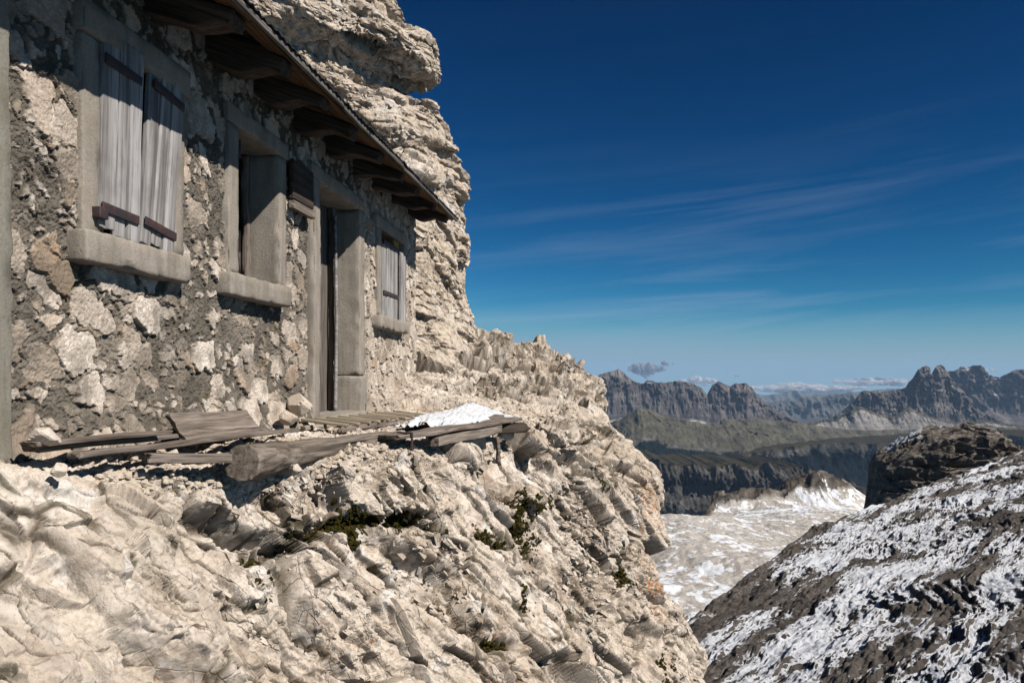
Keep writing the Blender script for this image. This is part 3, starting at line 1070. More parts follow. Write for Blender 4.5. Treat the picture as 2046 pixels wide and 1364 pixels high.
fattr(me, 'joint', np.concatenate([joint, np.zeros(len(SV))]))  # same crevice darkening in colour on the tower
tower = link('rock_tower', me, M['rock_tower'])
tag(tower, 'tall layered limestone tower overhanging behind the hut roof', 'rock tower', kind='structure')
# ------------------------------------------------------------------ the stone hut
WX = -2.136                    # plane of the front wall


def yw(c):
    return 1.0055 * c - .224


HUT = empty('stone_hut', (WX, 6.0, -.36))
tag(HUT, 'ruined rubble stone hut with shuttered windows built against the rock tower', 'hut')

# front wall: rubble and crumbling mortar
OPEN = [(yw(3.31), yw(4.08), .50, 1.52), (yw(4.63), yw(5.43), .48, 1.53), (yw(5.97), yw(7.26), -.6, 1.54), (yw(7.77), yw(8.85), .48, 1.50)]
nu, nv = 1500, 560
ys = np.geomspace(2.55 + 2, 9.36 + 2, nu) - 2
zs = np.linspace(-.62, 2.12, nv)
GY, GZ = np.meshgrid(ys, zs, indexing='ij')
P = np.stack([GY.ravel(), GZ.ravel(), np.zeros(nu * nv)], 1).astype(np.float32)
Pw = P.copy()
Pw[:, 0] += .035 * fbm(P * 7, 3, 201) + .012 * fbm(P * 26, 2, 203)
Pw[:, 1] += .035 * fbm(P * 7, 3, 202) + .012 * fbm(P * 26, 2, 204)
right = sstep(6.9, 7.6, P[:, 0] + .25 * fbm(P * 2.2, 2, 205))
top = sstep(1.15, 1.5, P[:, 1])
thr = .46 + .20 * top + .50 * right + .22 * fbm(P * 1.1, 2, 206)


def layer(size, seed, thr, margin):
    Q = Pw / np.array([size[0], size[1], 1.0], np.float32) + np.array([0, 0, .5], np.float32)
    F1, F2, r, D = worley(Q, seed, .85)
    e = F2 - F1 - margin - .22 * r[:, 3] - .07 * fbm(P * 22, 3, seed + 1)
    m = sstep(0, .05, e) * (r[:, 0] < thr)
    h = (r[:, 1:3] * 2 - 1)
    tilt = h[:, 0] * D[:, 0] + h[:, 1] * D[:, 1]
    return m, r, tilt, e


m1, r1, t1, e1 = layer((.25, .185), 211, thr, .06)
m2, r2, t2, e2 = layer((.155, .13), 221, .34 + .6 * right + .1 * fbm(P * 1.3, 2, 229), .05)
m3, r3, t3, e3 = layer((.060, .050), 231, .42, .12)
m1 = m1 * (1 - .75 * right * (r1[:, 2] > .45))
m2 = m2 * (1 - m1)
m3 = m3 * (1 - m1) * (1 - m2)
crumb = .013 * fbm(P * 5, 4, 241) + .007 * fbm(P * 19, 4, 242, .6) + .005 * fbm(P * 60, 3, 243, .6)
slabs = .010 * np.abs(fbm(Pw * np.array([9, 16, 1], np.float32), 3, 244))
mortar = (crumb + slabs) * (1 - .45 * right) - .012 * right
stone1 = .006 + .012 * r1[:, 1] + .018 * t1 + .004 * fbm(P * 13, 4, 245) + .003 * fbm(P * 60, 3, 246)
stone2 = .004 + .013 * r2[:, 1] + .019 * t2 + .005 * fbm(P * 18, 4, 247) + .003 * fbm(P * 60, 3, 248)
stone3 = .006 + .008 * r3[:, 1] + mortar * .7
dd = mortar
dd = dd + m1 * (stone1 - dd)
dd = dd + m2 * (stone2 - dd)
dd = dd + m3 * (stone3 - dd)
dd -= .010 * sstep(.06, 0, np.abs(e1)) * (r1[:, 0] < thr) * (1 - .3 * right)
dd += .022 * fbm(P * .8, 2, 249)
foot = 1 - sstep(-.42, .05, P[:, 1])
dd += .07 * foot * foot + .05 * foot * fbm(P * 4, 3, 251)
stone = np.maximum(np.maximum(m1, m2), m3 * .75)
stone = np.maximum(stone, .45 * right)
smear = sstep(-.42, .0, fbm(P * 3.3, 4, 252) + .55 * right - .02)
stone = stone * (.45 + .55 * smear) * (1 - .12 * sstep(.0, .5, fbm(P * 30, 3, 253)))
tone = np.where(m1 > .5, r1[:, 2], np.where(m2 > .5, r2[:, 2], r3[:, 2]))
V = np.stack([WX + dd, P[:, 0], P[:, 1]], 1)
F = grid_faces(nu, nv)
keep = np.ones((nu - 1, nv - 1), bool)
yc = (ys[:-1] + ys[1:]) / 2
zc = (zs[:-1] + zs[1:]) / 2
for (a, b, c, e) in OPEN:
    keep &= ~(((yc > a) & (yc < b))[:, None] & ((zc > c) & (zc < e))[None, :])
F = F[keep.ravel()]
me = mesh_from('wall', V, F, False)
fattr(me, 'stone', stone)
fattr(me, 'stone_tone', tone)
fattr(me, 'pale', np.clip(1.0 * right + .35 * sstep(.1, .6, fbm(P * 1.7, 3, 254)) * (P[:, 1] < .6), 0, 1))
wall = link('wall', me, M['wall'], parent=HUT)


def box(name, x0, x1, y0, y1, z0, z1, mat, parent, rad=.010, amp=.004, seg=.035, seed=0, axis='Y'):
    """rounded, slightly uneven block between the given limits"""
    c = ((x0 + x1) / 2, (y0 + y1) / 2, (z0 + z1) / 2)
    d = {'X': x1 - x0, 'Y': y1 - y0, 'Z': z1 - z0}
    if axis == 'Y':
        V, F = rough_box(d['Y'], d['X'], d['Z'], seg, rad, amp, seed, grain=False)
        mw = axes(c, (0, 1, 0))
    elif axis == 'Z':
        V, F = rough_box(d['Z'], d['Y'], d['X'], seg, rad, amp, seed, grain=False)
        mw = axes(c, (0, 0, 1), (1, 0, 0))
    else:
        V, F = rough_box(d['X'], d['Y'], d['Z'], seg, rad, amp, seed, grain=False)
        mw = axes(c, (1, 0, 0))
    return link(name, mesh_from(name, V, F, True), mat, mw, parent)


def holder(name, loc, parent):
    o = bpy.data.objects.new(name, None)
    col.objects.link(o)
    o.parent = parent
    o.matrix_basis = WORLD[parent.name].inverted() @ Matrix.Translation(loc)
    WORLD[o.name] = Matrix.Translation(loc)
    o.empty_display_size = .1
    return o


C = M['concrete']
# ---- first window: crooked plank shutters
w = holder('window', (WX, yw(3.75), .6), HUT)
box('lintel', WX - .22, WX + .055, yw(3.27), yw(4.13), 1.415, 1.555, C, w, seed=1)
box('jamb', WX - .26, WX + .035, yw(3.285), yw(3.405), .59, 1.415, C, w, seed=2, axis='Z')
box('jamb', WX - .26, WX + .035, yw(3.99), yw(4.10), .59, 1.415, C, w, seed=3, axis='Z')
box('sill', WX - .22, WX + .085, yw(3.23), yw(4.08), .458, .592, C, w, seed=4, rad=.014, amp=.005)
box('dark_backing', WX - .30, WX - .27, yw(3.25), yw(4.12), .5, 1.5, M['dark'], w, seed=5)  # black panel painted for the darkness behind the shutters
box('cross_rail', WX - .10, WX - .06, yw(3.40), yw(4.0), 1.255, 1.315, M['old'], w, seed=6)


def shutter(yc_, z0, z1, widths, x, lean, seed, hinge_z, side):
    """plank leaf hanging in the wall plane; lean tips its top along the wall"""
    wsum = sum(widths) + .004 * (len(widths) - 1)
    L = z1 - z0
    cz = (z0 + z1) / 2
    mw = Matrix.Translation((x, yc_, cz)) @ Matrix.Rotation(lean, 4, 'X')
    mb = MB()
    a = -wsum / 2
    rr = random.Random(seed)
    for i, wd in enumerate(widths):
        V, F = rough_box(L + rr.uniform(-.035, .02), wd, .026, .03, .005, .0035, seed + i, True, .014)
        sag = rr.uniform(-.014, .012)
        m = Matrix.Translation((sag, a + wd / 2, rr.uniform(-.010, .008) - .010 + .0)) @ Matrix.Rotation(R(90), 4, 'Y')
        # plank X (grain) -> vertical, plank Y -> along the wall, plank Z -> out of the wall
        m = Matrix(((0, 0, 1, rr.uniform(-.004, .004)), (0, 1, 0, a + wd / 2), (1, 0, 0, sag), (0, 0, 0, 1)))
        mb.add(V, F, m)
        a += wd + .008
    me = mb.mesh('shutter', True)
    # store in a frame whose X runs with the grain
    T_ = Matrix(((0, 0, 1, 0), (0, 1, 0, 0), (1, 0, 0, 0), (0, 0, 0, 1)))
    me.transform(T_)
    o = link('shutter', me, M['silver'], mw @ T_.inverted(), HUT)
    for k, hz in enumerate(hinge_z):
        V, F = rough_box(wsum * .98, .042, .010, .03, .003, .001, seed + 30 + k)
        hm = mw @ Matrix.Translation((.021, side * wsum * .03, hz - cz)) @ Matrix(((0, 0, 1, 0), (1, 0, 0, 0), (0, 1, 0, 0), (0, 0, 0, 1)))
        h = link('strap_hinge', mesh_from('strap_hinge', V, F, True), M['iron'], hm, o)
    return o


shutter(yw(3.53), .605, 1.462, (.105, .075, .09), WX + .040, R(-2.2), 40, (.70, 1.34), -1)
shutter(yw(3.865), .590, 1.470, (.09, .085, .10), WX + .038, R(-6.6), 50, (.69, 1.36), 1)
V, F = rough_box(.06, .05, .05, .02, .006, .002, 60)
link('hinge_block', mesh_from('hinge_block', V, F, True), M['iron'], axes((WX + .05, yw(3.37), .675), (0, 1, 0)), w)

# ---- second window: open, deep concrete reveal
w = holder('window', (WX, yw(5.1), .6), HUT)
box('lintel', WX - .36, WX + .040, yw(4.58), yw(5.47), 1.455, 1.565, C, w, seed=11)
box('jamb', WX - .36, WX + .035, yw(4.60), yw(4.725), .57, 1.455, C, w, seed=12, axis='Z')
box('jamb', WX - .36, WX + .035, yw(5.335), yw(5.46), .57, 1.455, C, w, seed=13, axis='Z')
box('sill', WX - .36, WX + .095, yw(4.49), yw(5.40), .440, .572, C, w, seed=14, rad=.014, amp=.005)
box('dark_backing', WX - .245, WX - .215, yw(4.55), yw(5.5), .5, 1.5, M['dark'], w, seed=15)  # black panel painted for the dark room behind the opening
box('casement', WX - .21, WX - .155, yw(4.725), yw(4.785), .575, 1.45, M['doorwood'], w, seed=16, axis='Z')
box('casement', WX - .213, WX - .165, yw(5.285), yw(5.335), .575, 1.45, M['old'], w, seed=17, axis='Z')
for k, z in enumerate((.66, 1.33)):
    V, F = tube([(0, 0, -.05), (0, 0, .06)], [.012, .010], 10)
    link('hinge_pin', mesh_from('hinge_pin', V, F, True), M['iron'], Matrix.Translation((WX + .02, yw(4.755), z)), w)

# ---- boarded hatch between second window and door
w = holder('hatch', (WX, yw(5.85), 1.3), HUT)
V, F = rough_box(.40, .28, .03, .03, .006, .004, 70, True, .01)
link('hatch_board', mesh_from('hatch_board', V, F, True), M['rafter'], axes((WX + .055, yw(5.68), 1.34), (0, 1, 0), (1, 0, 0)), w)
V, F = rough_box(.42, .06, .045, .03, .008, .004, 71, True, .01)
link('hatch_rail', mesh_from('hatch_rail', V, F, True), M['old'], axes((WX + .06, yw(5.68), 1.16), (0, 1, 0), (1, 0, 0)), w)

# ---- door
w = holder('doorway', (WX, yw(6.7), -.36), HUT)
box('lintel', WX - .40, WX + .045, yw(5.88), yw(7.25), 1.462, 1.575, C, w, seed=21)
box('jamb', WX - .40, WX + .055, yw(5.93), yw(6.07), -.50, 1.462, C, w, seed=22, axis='Z')
box('jamb', WX - .40, WX + .035, yw(7.135), yw(7.30), -.02, 1.462, C, w, seed=23, axis='Z')
box('jamb_block', WX - .42, WX + .050, yw(7.12), yw(7.33), -.52, -.026, C, w, seed=24, axis='Z', rad=.02)
box('threshold', WX - .42, WX + .10, yw(6.03), yw(7.16), -.50, -.335, C, w, seed=25, rad=.02)
dr = holder('door', (WX - .3, yw(6.7), .5), w)
mb = MB()
y = yw(6.06)
k = 0
while y < yw(7.12):
    V, F = rough_box(1.80, .125, .03, .04, .006, .003, 80 + k, True, .004)
    mb.add(V, F, Matrix(((0, 0, 1, 0), (0, 1, 0, y + .063 - yw(6.7)), (1, 0, 0, .06), (0, 0, 0, 1))))
    y += .130
    k += 1
me = mb.mesh('door_leaf', True)
T_ = Matrix(((0, 0, 1, 0), (0, 1, 0, 0), (1, 0, 0, 0), (0, 0, 0, 1)))
me.transform(T_)
bpy.data.objects.remove(dr)
del WORLD['door']
dr = link('door', me, M['doorwood'], Matrix.Translation((WX - .245, yw(6.7), .5)) @ T_.inverted(), w)
box('door_post', WX - .225, WX - .165, yw(7.03), yw(7.13), -.33, 1.46, M['old'], w, seed=27, axis='Z')
V, F = tube([(0, 0, -.33), (.01, .005, .5), (0, 0, 1.38)], [.017, .015, .014], 10, .05, 3)
link('pole', mesh_from('pole', V, F, True), M['silver'], Matrix.Translation((WX - .145, yw(7.0), 0)), w)

# ---- third window: narrow battens over yellow boards
w = holder('window', (WX, yw(8.5), .6), HUT)
box('lintel', WX - .25, WX + .040, yw(7.66), yw(8.90), 1.425, 1.54, C, w, seed=31)
box('jamb', WX - .25, WX + .035, yw(7.73), yw(7.87), .56, 1.425, C, w, seed=32, axis='Z')
box('jamb', WX - .25, WX + .035, yw(8.80), yw(8.90), .56, 1.425, C, w, seed=33, axis='Z')
box('sill', WX - .22, WX + .10, yw(7.62), yw(8.75), .430, .560, C, w, seed=34, rad=.014, amp=.005)
box('dark_backing', WX - .30, WX - .27, yw(7.7), yw(8.9), .5, 1.5, M['dark'], w, seed=35)  # black panel painted for the darkness behind the battens
mb = MB()
for k, z in enumerate(np.linspace(.68, 1.36, 5)):
    V, F = rough_box(.20, .085, .02, .03, .004, .002, 300 + k, True)
    mb.add(V, F, axes((WX + .012, yw(8.50), z), (0, 1, 0), (1, 0, 0)))
me = mb.mesh('yellow_slat')
link('yellow_board', me, M['yellow'], None, w)


def batten_leaf(ys_, z0, z1, x, seed, hz):
    mb = MB()
    rr = random.Random(seed)
    for i, (a, b) in enumerate(ys_):
        V, F = rough_box(z1 - z0 + rr.uniform(-.03, .02), b - a, .03, .03, .005, .003, seed + i, True, .012)
        mb.add(V, F, Matrix(((0, 0, 1, rr.uniform(-.008, .008)), (0, 1, 0, (a + b) / 2), (1, 0, 0, rr.uniform(-.012, .012)), (0, 0, 0, 1))))
    me = mb.mesh('shutter')
    me.transform(T_)
    cz = (z0 + z1) / 2
    o = link('shutter', me, M['silver'], Matrix.Translation((x, 0, cz)) @ Matrix.Rotation(R(-.7), 4, 'X') @ T_.inverted(), HUT)
    for z in hz:
        y0_, y1_ = ys_[0][0], ys_[-1][1]
        V, F = rough_box(y1_ - y0_, .04, .012, .03, .003, .001, seed + 40)
        link('strap_hinge', mesh_from('strap_hinge', V, F, True), M['iron'], axes((x + .023, (y0_ + y1_) / 2, z), (0, 1, 0), (1, 0, 0)), o)
    return o


yy = [yw(v) for v in (7.88, 8.02, 8.035, 8.16, 8.175, 8.31, 8.325, 8.45)]
batten_leaf([(yy[0], yy[1]), (yy[2], yy[3]), (yy[4], yy[5]), (yy[6], yy[7])], .62, 1.40, WX + .03, 310, (.80, 1.3))
yy = [yw(v) for v in (8.53, 8.63, 8.655, 8.76)]
batten_leaf([(yy[0], yy[1]), (yy[2], yy[3])], .575, 1.40, WX + .05, 320, ())

# ---- concrete corner pillar, side and back walls
box('corner_pillar', WX - .35, WX + .075, 2.05, 2.635, -.75, 2.0, M['pillar'], HUT, seed=36, axis='Z', rad=.018, amp=.006, seg=.04)
box('side_wall', -5.4, WX - .03, 9.22, 9.34, -.6, 2.02, M['wall'], HUT, seed=37, axis='X', rad=.02, amp=.02, seg=.1)
box('side_wall', -5.4, WX - .25, 2.2, 2.5, -.6, 1.95, M['wall'], HUT, seed=38, axis='X', rad=.02, amp=.02, seg=.1)

# ------------------------------------------------------------------ roof
EX = -1.63


def ez(y):
    return 1.695 + .0155 * (y - 3.2)


SL = R(20)
roof = holder('roof', (EX, 6, 1.75), HUT)
# corrugated sheet
ny, nx = 900, 30
yr = np.linspace(1.4, 9.26, ny)
sr = np.linspace(-.03, 3.6, nx)
YY, SS = np.meshgrid(yr, sr, indexing='ij')
wv = .006 * np.sin(YY * 2 * np.pi / .076) + .006 * fbm(np.stack([YY.ravel() * 2, SS.ravel(), 0 * SS.ravel()], 1).astype(np.float32), 2, 5).reshape(YY.shape)
edge = .012 * fbm(np.stack([YY.ravel() * 6, 0 * SS.ravel(), 0 * SS.ravel()], 1).astype(np.float32), 3, 6).reshape(YY.shape) * (SS < .1)
XX = EX - (SS + edge) * math.cos(SL)
ZZ = ez(YY) + .035 + SS * math.sin(SL) + wv
top_ = np.stack([XX, YY, ZZ], 2)
bot = top_ - np.array([0, 0, .006])
mb = MB()
mb.add(top_.reshape(-1, 3), grid_faces(ny, nx, True))
mb.add(bot.reshape(-1, 3), grid_faces(ny, nx))
rim = np.stack([top_[:, 0], bot[:, 0]], 1)
mb.add(rim.reshape(-1, 3), grid_faces(ny, 2))
rim = np.stack([top_[-1], bot[-1]], 1)
mb.add(rim.reshape(-1, 3), grid_faces(nx, 2))
link('roof_sheet', mb.mesh('roof_sheet', True), M['sheet'], None, roof)
# boarding under the sheet, one board after another up the slope
mb = MB()
s = .035
k = 0
rr = random.Random(4)
while s < .95:
    wd = rr.uniform(.11, .15)
    for (ya, yb) in ((1.5, 3.72), (3.735, 4.42), (4.43, 6.6), (6.61, 9.22)):
        if ya == 3.735 and k in (1, 2, 3):
            continue
        sc_ = s + wd / 2
        V, F = rough_box(yb - ya - .004, wd, .022, .06, .004, .004, 400 + k * 7, True, .01)
        ym = (ya + yb) / 2
        c = (EX - sc_ * math.cos(SL), ym, ez(ym) + .004 + sc_ * math.sin(SL) + rr.uniform(-.004, .002))
        mb.add(V, F, axes(c, (0, 1, .0155), (math.sin(SL), 0, math.cos(SL))))
    s += wd + .006
    k += 1
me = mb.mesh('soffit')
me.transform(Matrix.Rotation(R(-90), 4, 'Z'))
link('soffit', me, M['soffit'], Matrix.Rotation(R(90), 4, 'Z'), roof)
mb = MB()
for (ya, yb) in ((1.5, 3.3), (3.31, 5.0), (5.01, 6.62), (6.63, 8.1), (8.11, 9.24)):
    V, F = rough_box(yb - ya, .022, .032, .05, .005, .004, int(ya * 10), True, .006)
    ym = (ya + yb) / 2
    mb.add(V, F, axes((EX + .006, ym, ez(ym) - .002 + rr.uniform(-.004, .004)), (0, 1, .0155)))
me = mb.mesh('eave_board')
me.transform(Matrix.Rotation(R(-90), 4, 'Z'))
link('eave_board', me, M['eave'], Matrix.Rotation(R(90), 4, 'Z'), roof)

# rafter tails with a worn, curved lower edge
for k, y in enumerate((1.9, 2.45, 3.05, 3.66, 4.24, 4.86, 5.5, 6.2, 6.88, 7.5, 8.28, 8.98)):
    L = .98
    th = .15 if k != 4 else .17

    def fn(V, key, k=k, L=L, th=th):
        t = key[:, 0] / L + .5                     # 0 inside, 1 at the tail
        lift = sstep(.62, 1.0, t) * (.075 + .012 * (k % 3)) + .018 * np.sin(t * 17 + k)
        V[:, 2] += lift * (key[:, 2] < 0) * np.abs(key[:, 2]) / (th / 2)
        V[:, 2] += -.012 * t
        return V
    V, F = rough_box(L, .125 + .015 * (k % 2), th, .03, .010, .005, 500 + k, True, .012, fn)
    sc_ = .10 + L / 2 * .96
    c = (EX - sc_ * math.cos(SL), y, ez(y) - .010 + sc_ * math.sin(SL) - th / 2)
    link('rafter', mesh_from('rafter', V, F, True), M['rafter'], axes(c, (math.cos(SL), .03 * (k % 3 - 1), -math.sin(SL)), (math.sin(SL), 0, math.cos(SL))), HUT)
# ------------------------------------------------------------------ timber and stones on the shelf


def plank(name, a, b, wd, th, mat, seed, up=(0, 0, 1), amp=.0032, endamp=.03, label=None, cat='plank', group=None, fn=None):
    a, b = Vector(a), Vector(b)
    L = (b - a).length
    V, F = rough_box(L, wd, th, .025, min(.006, th * .25), amp, seed, True, endamp, fn)
    o = link(name, mesh_from(name, V, F, True), mat, axes((a + b) / 2, b - a, up))
    tag(o, label, cat, group)
    return o


GP = 'old timber on the rock shelf'
plank('old_plank', (-2.00, 2.64, -.272), (-1.95, 4.45, -.318), .065, .020, M['old'], 601, label='long grey plank lying nearest the hut wall, its end sticking out past the rock', group=GP)
plank('old_plank', (-1.88, 2.70, -.300), (-1.79, 4.6, -.338), .062, .022, M['old'], 602, label='long split grey plank alongside the wall plank, over the dark gap', group=GP)
plank('old_plank', (-1.80, 3.05, -.345), (-1.60, 3.62, -.40), .05, .040, M['old'], 603, label='short splintered plank whose tip touches the log end', group=GP)
plank('old_plank', (-1.96, 2.58, -.246), (-1.90, 3.35, -.262), .07, .018, M['old'], 606, label='short thin plank lying on top of the two long planks by the pillar', group=GP, endamp=.05)
plank('old_plank', (-1.74, 3.3, -.385), (-1.40, 5.3, -.41), .09, .03, M['old'], 604, label='thin brown plank running behind the log over the rubble', group=GP)
# wide board leaning against the foot of the wall
plank('wide_board', at(352, 856, 3.56), at(505, 846, 4.42), .17, .030, M['old'], 605, up=(.80, -.12, .62), label='wide dark board leaning on the foot of the hut wall', cat='board', endamp=.035)

# log
p0, p1, p2, p3 = (Vector(at(*q)) for q in ((484, 926, 3.45), (580, 909, 4.1), (690, 891, 4.75), (800, 874, 5.45)))
o_ = p0
V, F = tube([p0 - o_, p1 - o_, p2 - o_, p3 - o_], [.084, .076, .064, .046], 44, .10, 21, .02)
lg = link('log', mesh_from('log', V, F, True), M['log'], Matrix.Translation(p0))
me = lg.data
ax = axes((0, 0, 0), p3 - p0)
me.transform(ax.inverted())
lg.matrix_basis = Matrix.Translation(p0) @ ax
WORLD['log'] = lg.matrix_basis.copy()
tag(lg, 'thick weathered log with a sawn end jutting over the rock shelf', 'log')

# end of the platform: decking edge, beam under it, dark cross beam at the far end
plank('old_plank', (-1.32, 5.0, -.415), (-.72, 6.95, -.405), .16, .030, M['old'], 611, label='long grey edge plank in front of the snow, on the platform beam', group=GP, amp=.007)
plank('old_plank', (-1.25, 6.1, -.388), (-.86, 6.95, -.376), .15, .026, M['old'], 612, label='short grey plank just under the snow at the end of the platform', group=GP, amp=.006)
plank('platform_beam', (-1.12, 5.45, -.478), (-.80, 6.55, -.462), .08, .062, M['old'], 613, label='grey squared beam carrying the outer edge of the platform', cat='beam', amp=.006)
plank('cross_beam', (-1.05, 6.48, -.485), (-.62, 6.93, -.462), .10, .08, M['rafter'], 614, label='dark rotten cross beam under the far end of the platform', cat='beam', amp=.012, endamp=.05)
V, F = tube([(0, 0, 0), (.01, .02, -.12), (0, .03, -.22)], [.020, .018, .016], 12, .12, 5)
tag(link('prop_post', mesh_from('prop_post', V, F, True), M['old'], Matrix.Translation((-.80, 6.45, -.52))), 'thin grey wooden prop under the end of the platform', 'post')
# iron bracket at the edge
mb = MB()
V, F = rough_box(.10, .03, .012, .02, .003, .001, 615)
mb.add(V, F, axes((-1.245, 5.12, -.392), (.98, -.1, 0)))
V, F = rough_box(.15, .03, .012, .02, .003, .001, 616)
mb.add(V, F, axes((-1.195, 5.115, -.465), (0, 0, 1), (1, 0, 0)))
tag(link('iron_bracket', mb.mesh('iron_bracket'), M['iron'], None), 'rusty iron bracket hooked over the platform edge above the log', 'bracket')

# duckboard of pale slats in front of the door
DB = empty('duckboard', (-1.95, 6.2, -.36))
tag(DB, 'pale slatted wooden duckboard lying before the hut door', 'duckboard')
ra, rb = Vector((-1.80, 5.30, -.365)), Vector((-1.66, 7.55, -.405))
V, F = rough_box((rb - ra).length, .045, .035, .03, .008, .005, 620, True, .02)
link('rail', mesh_from('rail', V, F, True), M['old'], axes((ra + rb) / 2 + Vector((.06, 0, -.025)), rb - ra), DB)
V, F = rough_box((rb - ra).length, .04, .035, .03, .008, .005, 621, True, .02)
link('rail', mesh_from('rail', V, F, True), M['slat'], axes((ra + rb) / 2 + Vector((-.20, 0, -.015)), rb - ra), DB)
for k in range(10):
    f = (k + .3) / 10
    c = ra + (rb - ra) * f + Vector((-.075, 0, .022))
    V, F = rough_box(.34, .045, .020, .03, .004, .002, 630 + k, True, .006)
    link('slat', mesh_from('slat', V, F, True), M['slat'], axes(c, (1, -.10 + .02 * (k % 3), -.10)), DB)

# snow left on the end of the platform
nu, nv = 150, 110
u = np.linspace(-1, 1, nu)
v = np.linspace(-1, 1, nv)
UU, VV = np.meshgrid(u, v, indexing='ij')
q = np.stack([UU.ravel() * 2, VV.ravel() * 2, 0 * UU.ravel()], 1).astype(np.float32)
rad_ = np.sqrt(UU ** 2 + VV ** 2) + .22 * fbm(q * 1.6, 3, 77).reshape(UU.shape)
hgt = np.clip(1 - rad_ ** 2, -.35, 1)
bump_ = .6 + .55 * np.exp(-((UU - .32) ** 2 + (VV) ** 2) / .12)
H = np.where(hgt > 0, np.sqrt(np.maximum(hgt, 0)), hgt) * .105 * bump_ + .012 * fbm(q * 5, 4, 78).reshape(UU.shape)
cx, cy = -1.15, 6.72
X = cx + UU * .16 + VV * .26
Y = cy + UU * .88 - VV * .03
Z = -.385 + H
me = mesh_from('snow', np.stack([X, Y, Z], 2).reshape(-1, 3), grid_faces(nu, nv), True)
sn = link('snow', me, M['snow'])
tag(sn, 'white patch of old snow on the far end of the wooden platform', 'snow', kind='stuff')


# loose stones -------------------------------------------------------------
def stone_mesh(r, seed, n=10, sq=(1, .8, .6)):
    rg = np.random.default_rng(seed)
    th = np.linspace(0, np.pi, n + 1)
    ph = np.linspace(0, 2 * np.pi, 2 * n + 1)
    A_, B_ = np.meshgrid(th, ph, indexing='ij')
    D_ = np.stack([np.sin(A_) * np.cos(B_), np.sin(A_) * np.sin(B_), np.cos(A_)], 2).reshape(-1, 3)
    nrm = rg.normal(size=(11, 3))
    nrm /= np.linalg.norm(nrm, axis=1)[:, None]
    hh = rg.uniform(.62, .95, 11)
    den = D_ @ nrm.T
    rr_ = np.where(den > .05, hh[None] / np.maximum(den, .05), 9).min(1)
    rr_ = np.minimum(rr_, 1.15)
    V = D_ * rr_[:, None] * r * np.array(sq)
    V += .04 * r * rg.normal(size=V.shape) * 0
    return V, grid_faces(n + 1, 2 * n + 1)


LOOSE = [(at(88, 872, 2.62), .055, 'pale stone at the foot of the pillar, behind the plank end'),
         (at(590, 938, 3.80), .038, 'pale broken stone tucked under the log'),
         (at(600, 808, 5.25), .10, 'big pale stone at the foot of the wall left of the duckboard'),
         (at(575, 835, 5.0), .06, 'small stone between the leaning board and the duckboard'),
         (at(118, 938, 2.55), .03, 'rounded pale stone below the ends of the long planks'),
         (at(1010, 868, 6.95), .07, 'pale broken stone wedged under the end of the cross beam')]
for k, (c, r, lab) in enumerate(LOOSE):
    V, F = stone_mesh(r, 700 + k, 14, (1, .85, .75))
    sm_ = mesh_from('stone', V, F, False)
    fattr(sm_, 'tone', np.full(len(V), (.55, 1.0, .7, .3, .7, .7)[k]))
    tag(link('stone', sm_, M['rock_tower'], Matrix.Translation(c) @ Matrix.Rotation(k * 1.3, 4, 'Z')), lab, 'stone', 'loose stones on the shelf')

# broken rubble strewn over the shelf: uncountable
rg = np.random.default_rng(5)
rows2 = rows.reshape(NU, NV)
sel = np.argwhere((rows2 > 4.85) & (rows2 < 5.75) & (G[:, :, 1] > 2.9) & (G[:, :, 1] < 9.0))
pick = sel[rg.choice(len(sel), 2600, replace=False)]
base = [stone_mesh(1, 800 + k, 5, (1, .8, .6)) for k in range(12)]
mb = MB()
for i, j in pick:
    V, F = base[rg.integers(12)]
    s = .008 + .022 * rg.random() ** 3
    a = rg.random() * 6.28
    ca, sa = math.cos(a), math.sin(a)
    Rm = np.array([[ca, -sa, 0], [sa, ca, 0], [0, 0, 1]])
    mb.add(V @ Rm.T * s + G[i, j] + np.array([0, 0, s * .35]), F)
gm = mb.mesh('gravel', False)
fattr(gm, 'tone', np.repeat(rg.random(len(pick)) * .7 + .3, len(base[0][0])))
gr = link('gravel', gm, M['rock_tower'])
tag(gr, 'pale broken limestone rubble strewn over the shelf before the hut', 'gravel', kind='stuff')
# ------------------------------------------------------------------ land beyond the cliff
def m_snowrock():
    t = NT('snowy_rock')
    p = t.pos()
    s = t.attr('snow')
    n = t.noise(p, .35, 6, .65, .3)
    c = t.ramp(n, [(.3, (.05, .043, .039)), (.52, (.10, .087, .077)), (.72, (.175, .15, .13))])
    c = t.mix(t.ramp(t.noise(p, 2.2, 5, .7), [(.38, .7), (.56, 0)]), c, (.035, .03, .027))
    sn = t.ramp(t.noise(p, .5, 4, .6), [(.3, (.46, .48, .53)), (.7, (.64, .655, .69))])
    k = t.math('ADD', s, t.math('MULTIPLY', t.math('SUBTRACT', t.noise(p, 2.2, 5, .65), .5), .55))
    k = t.ramp(k, [(.40, 0), (.58, 1)])
    c = t.mix(k, c, sn)
    b = t.bump(t.noise(p, 1.6, 7, .7), .7, .5)
    return t.done(c, b, .9, .1)


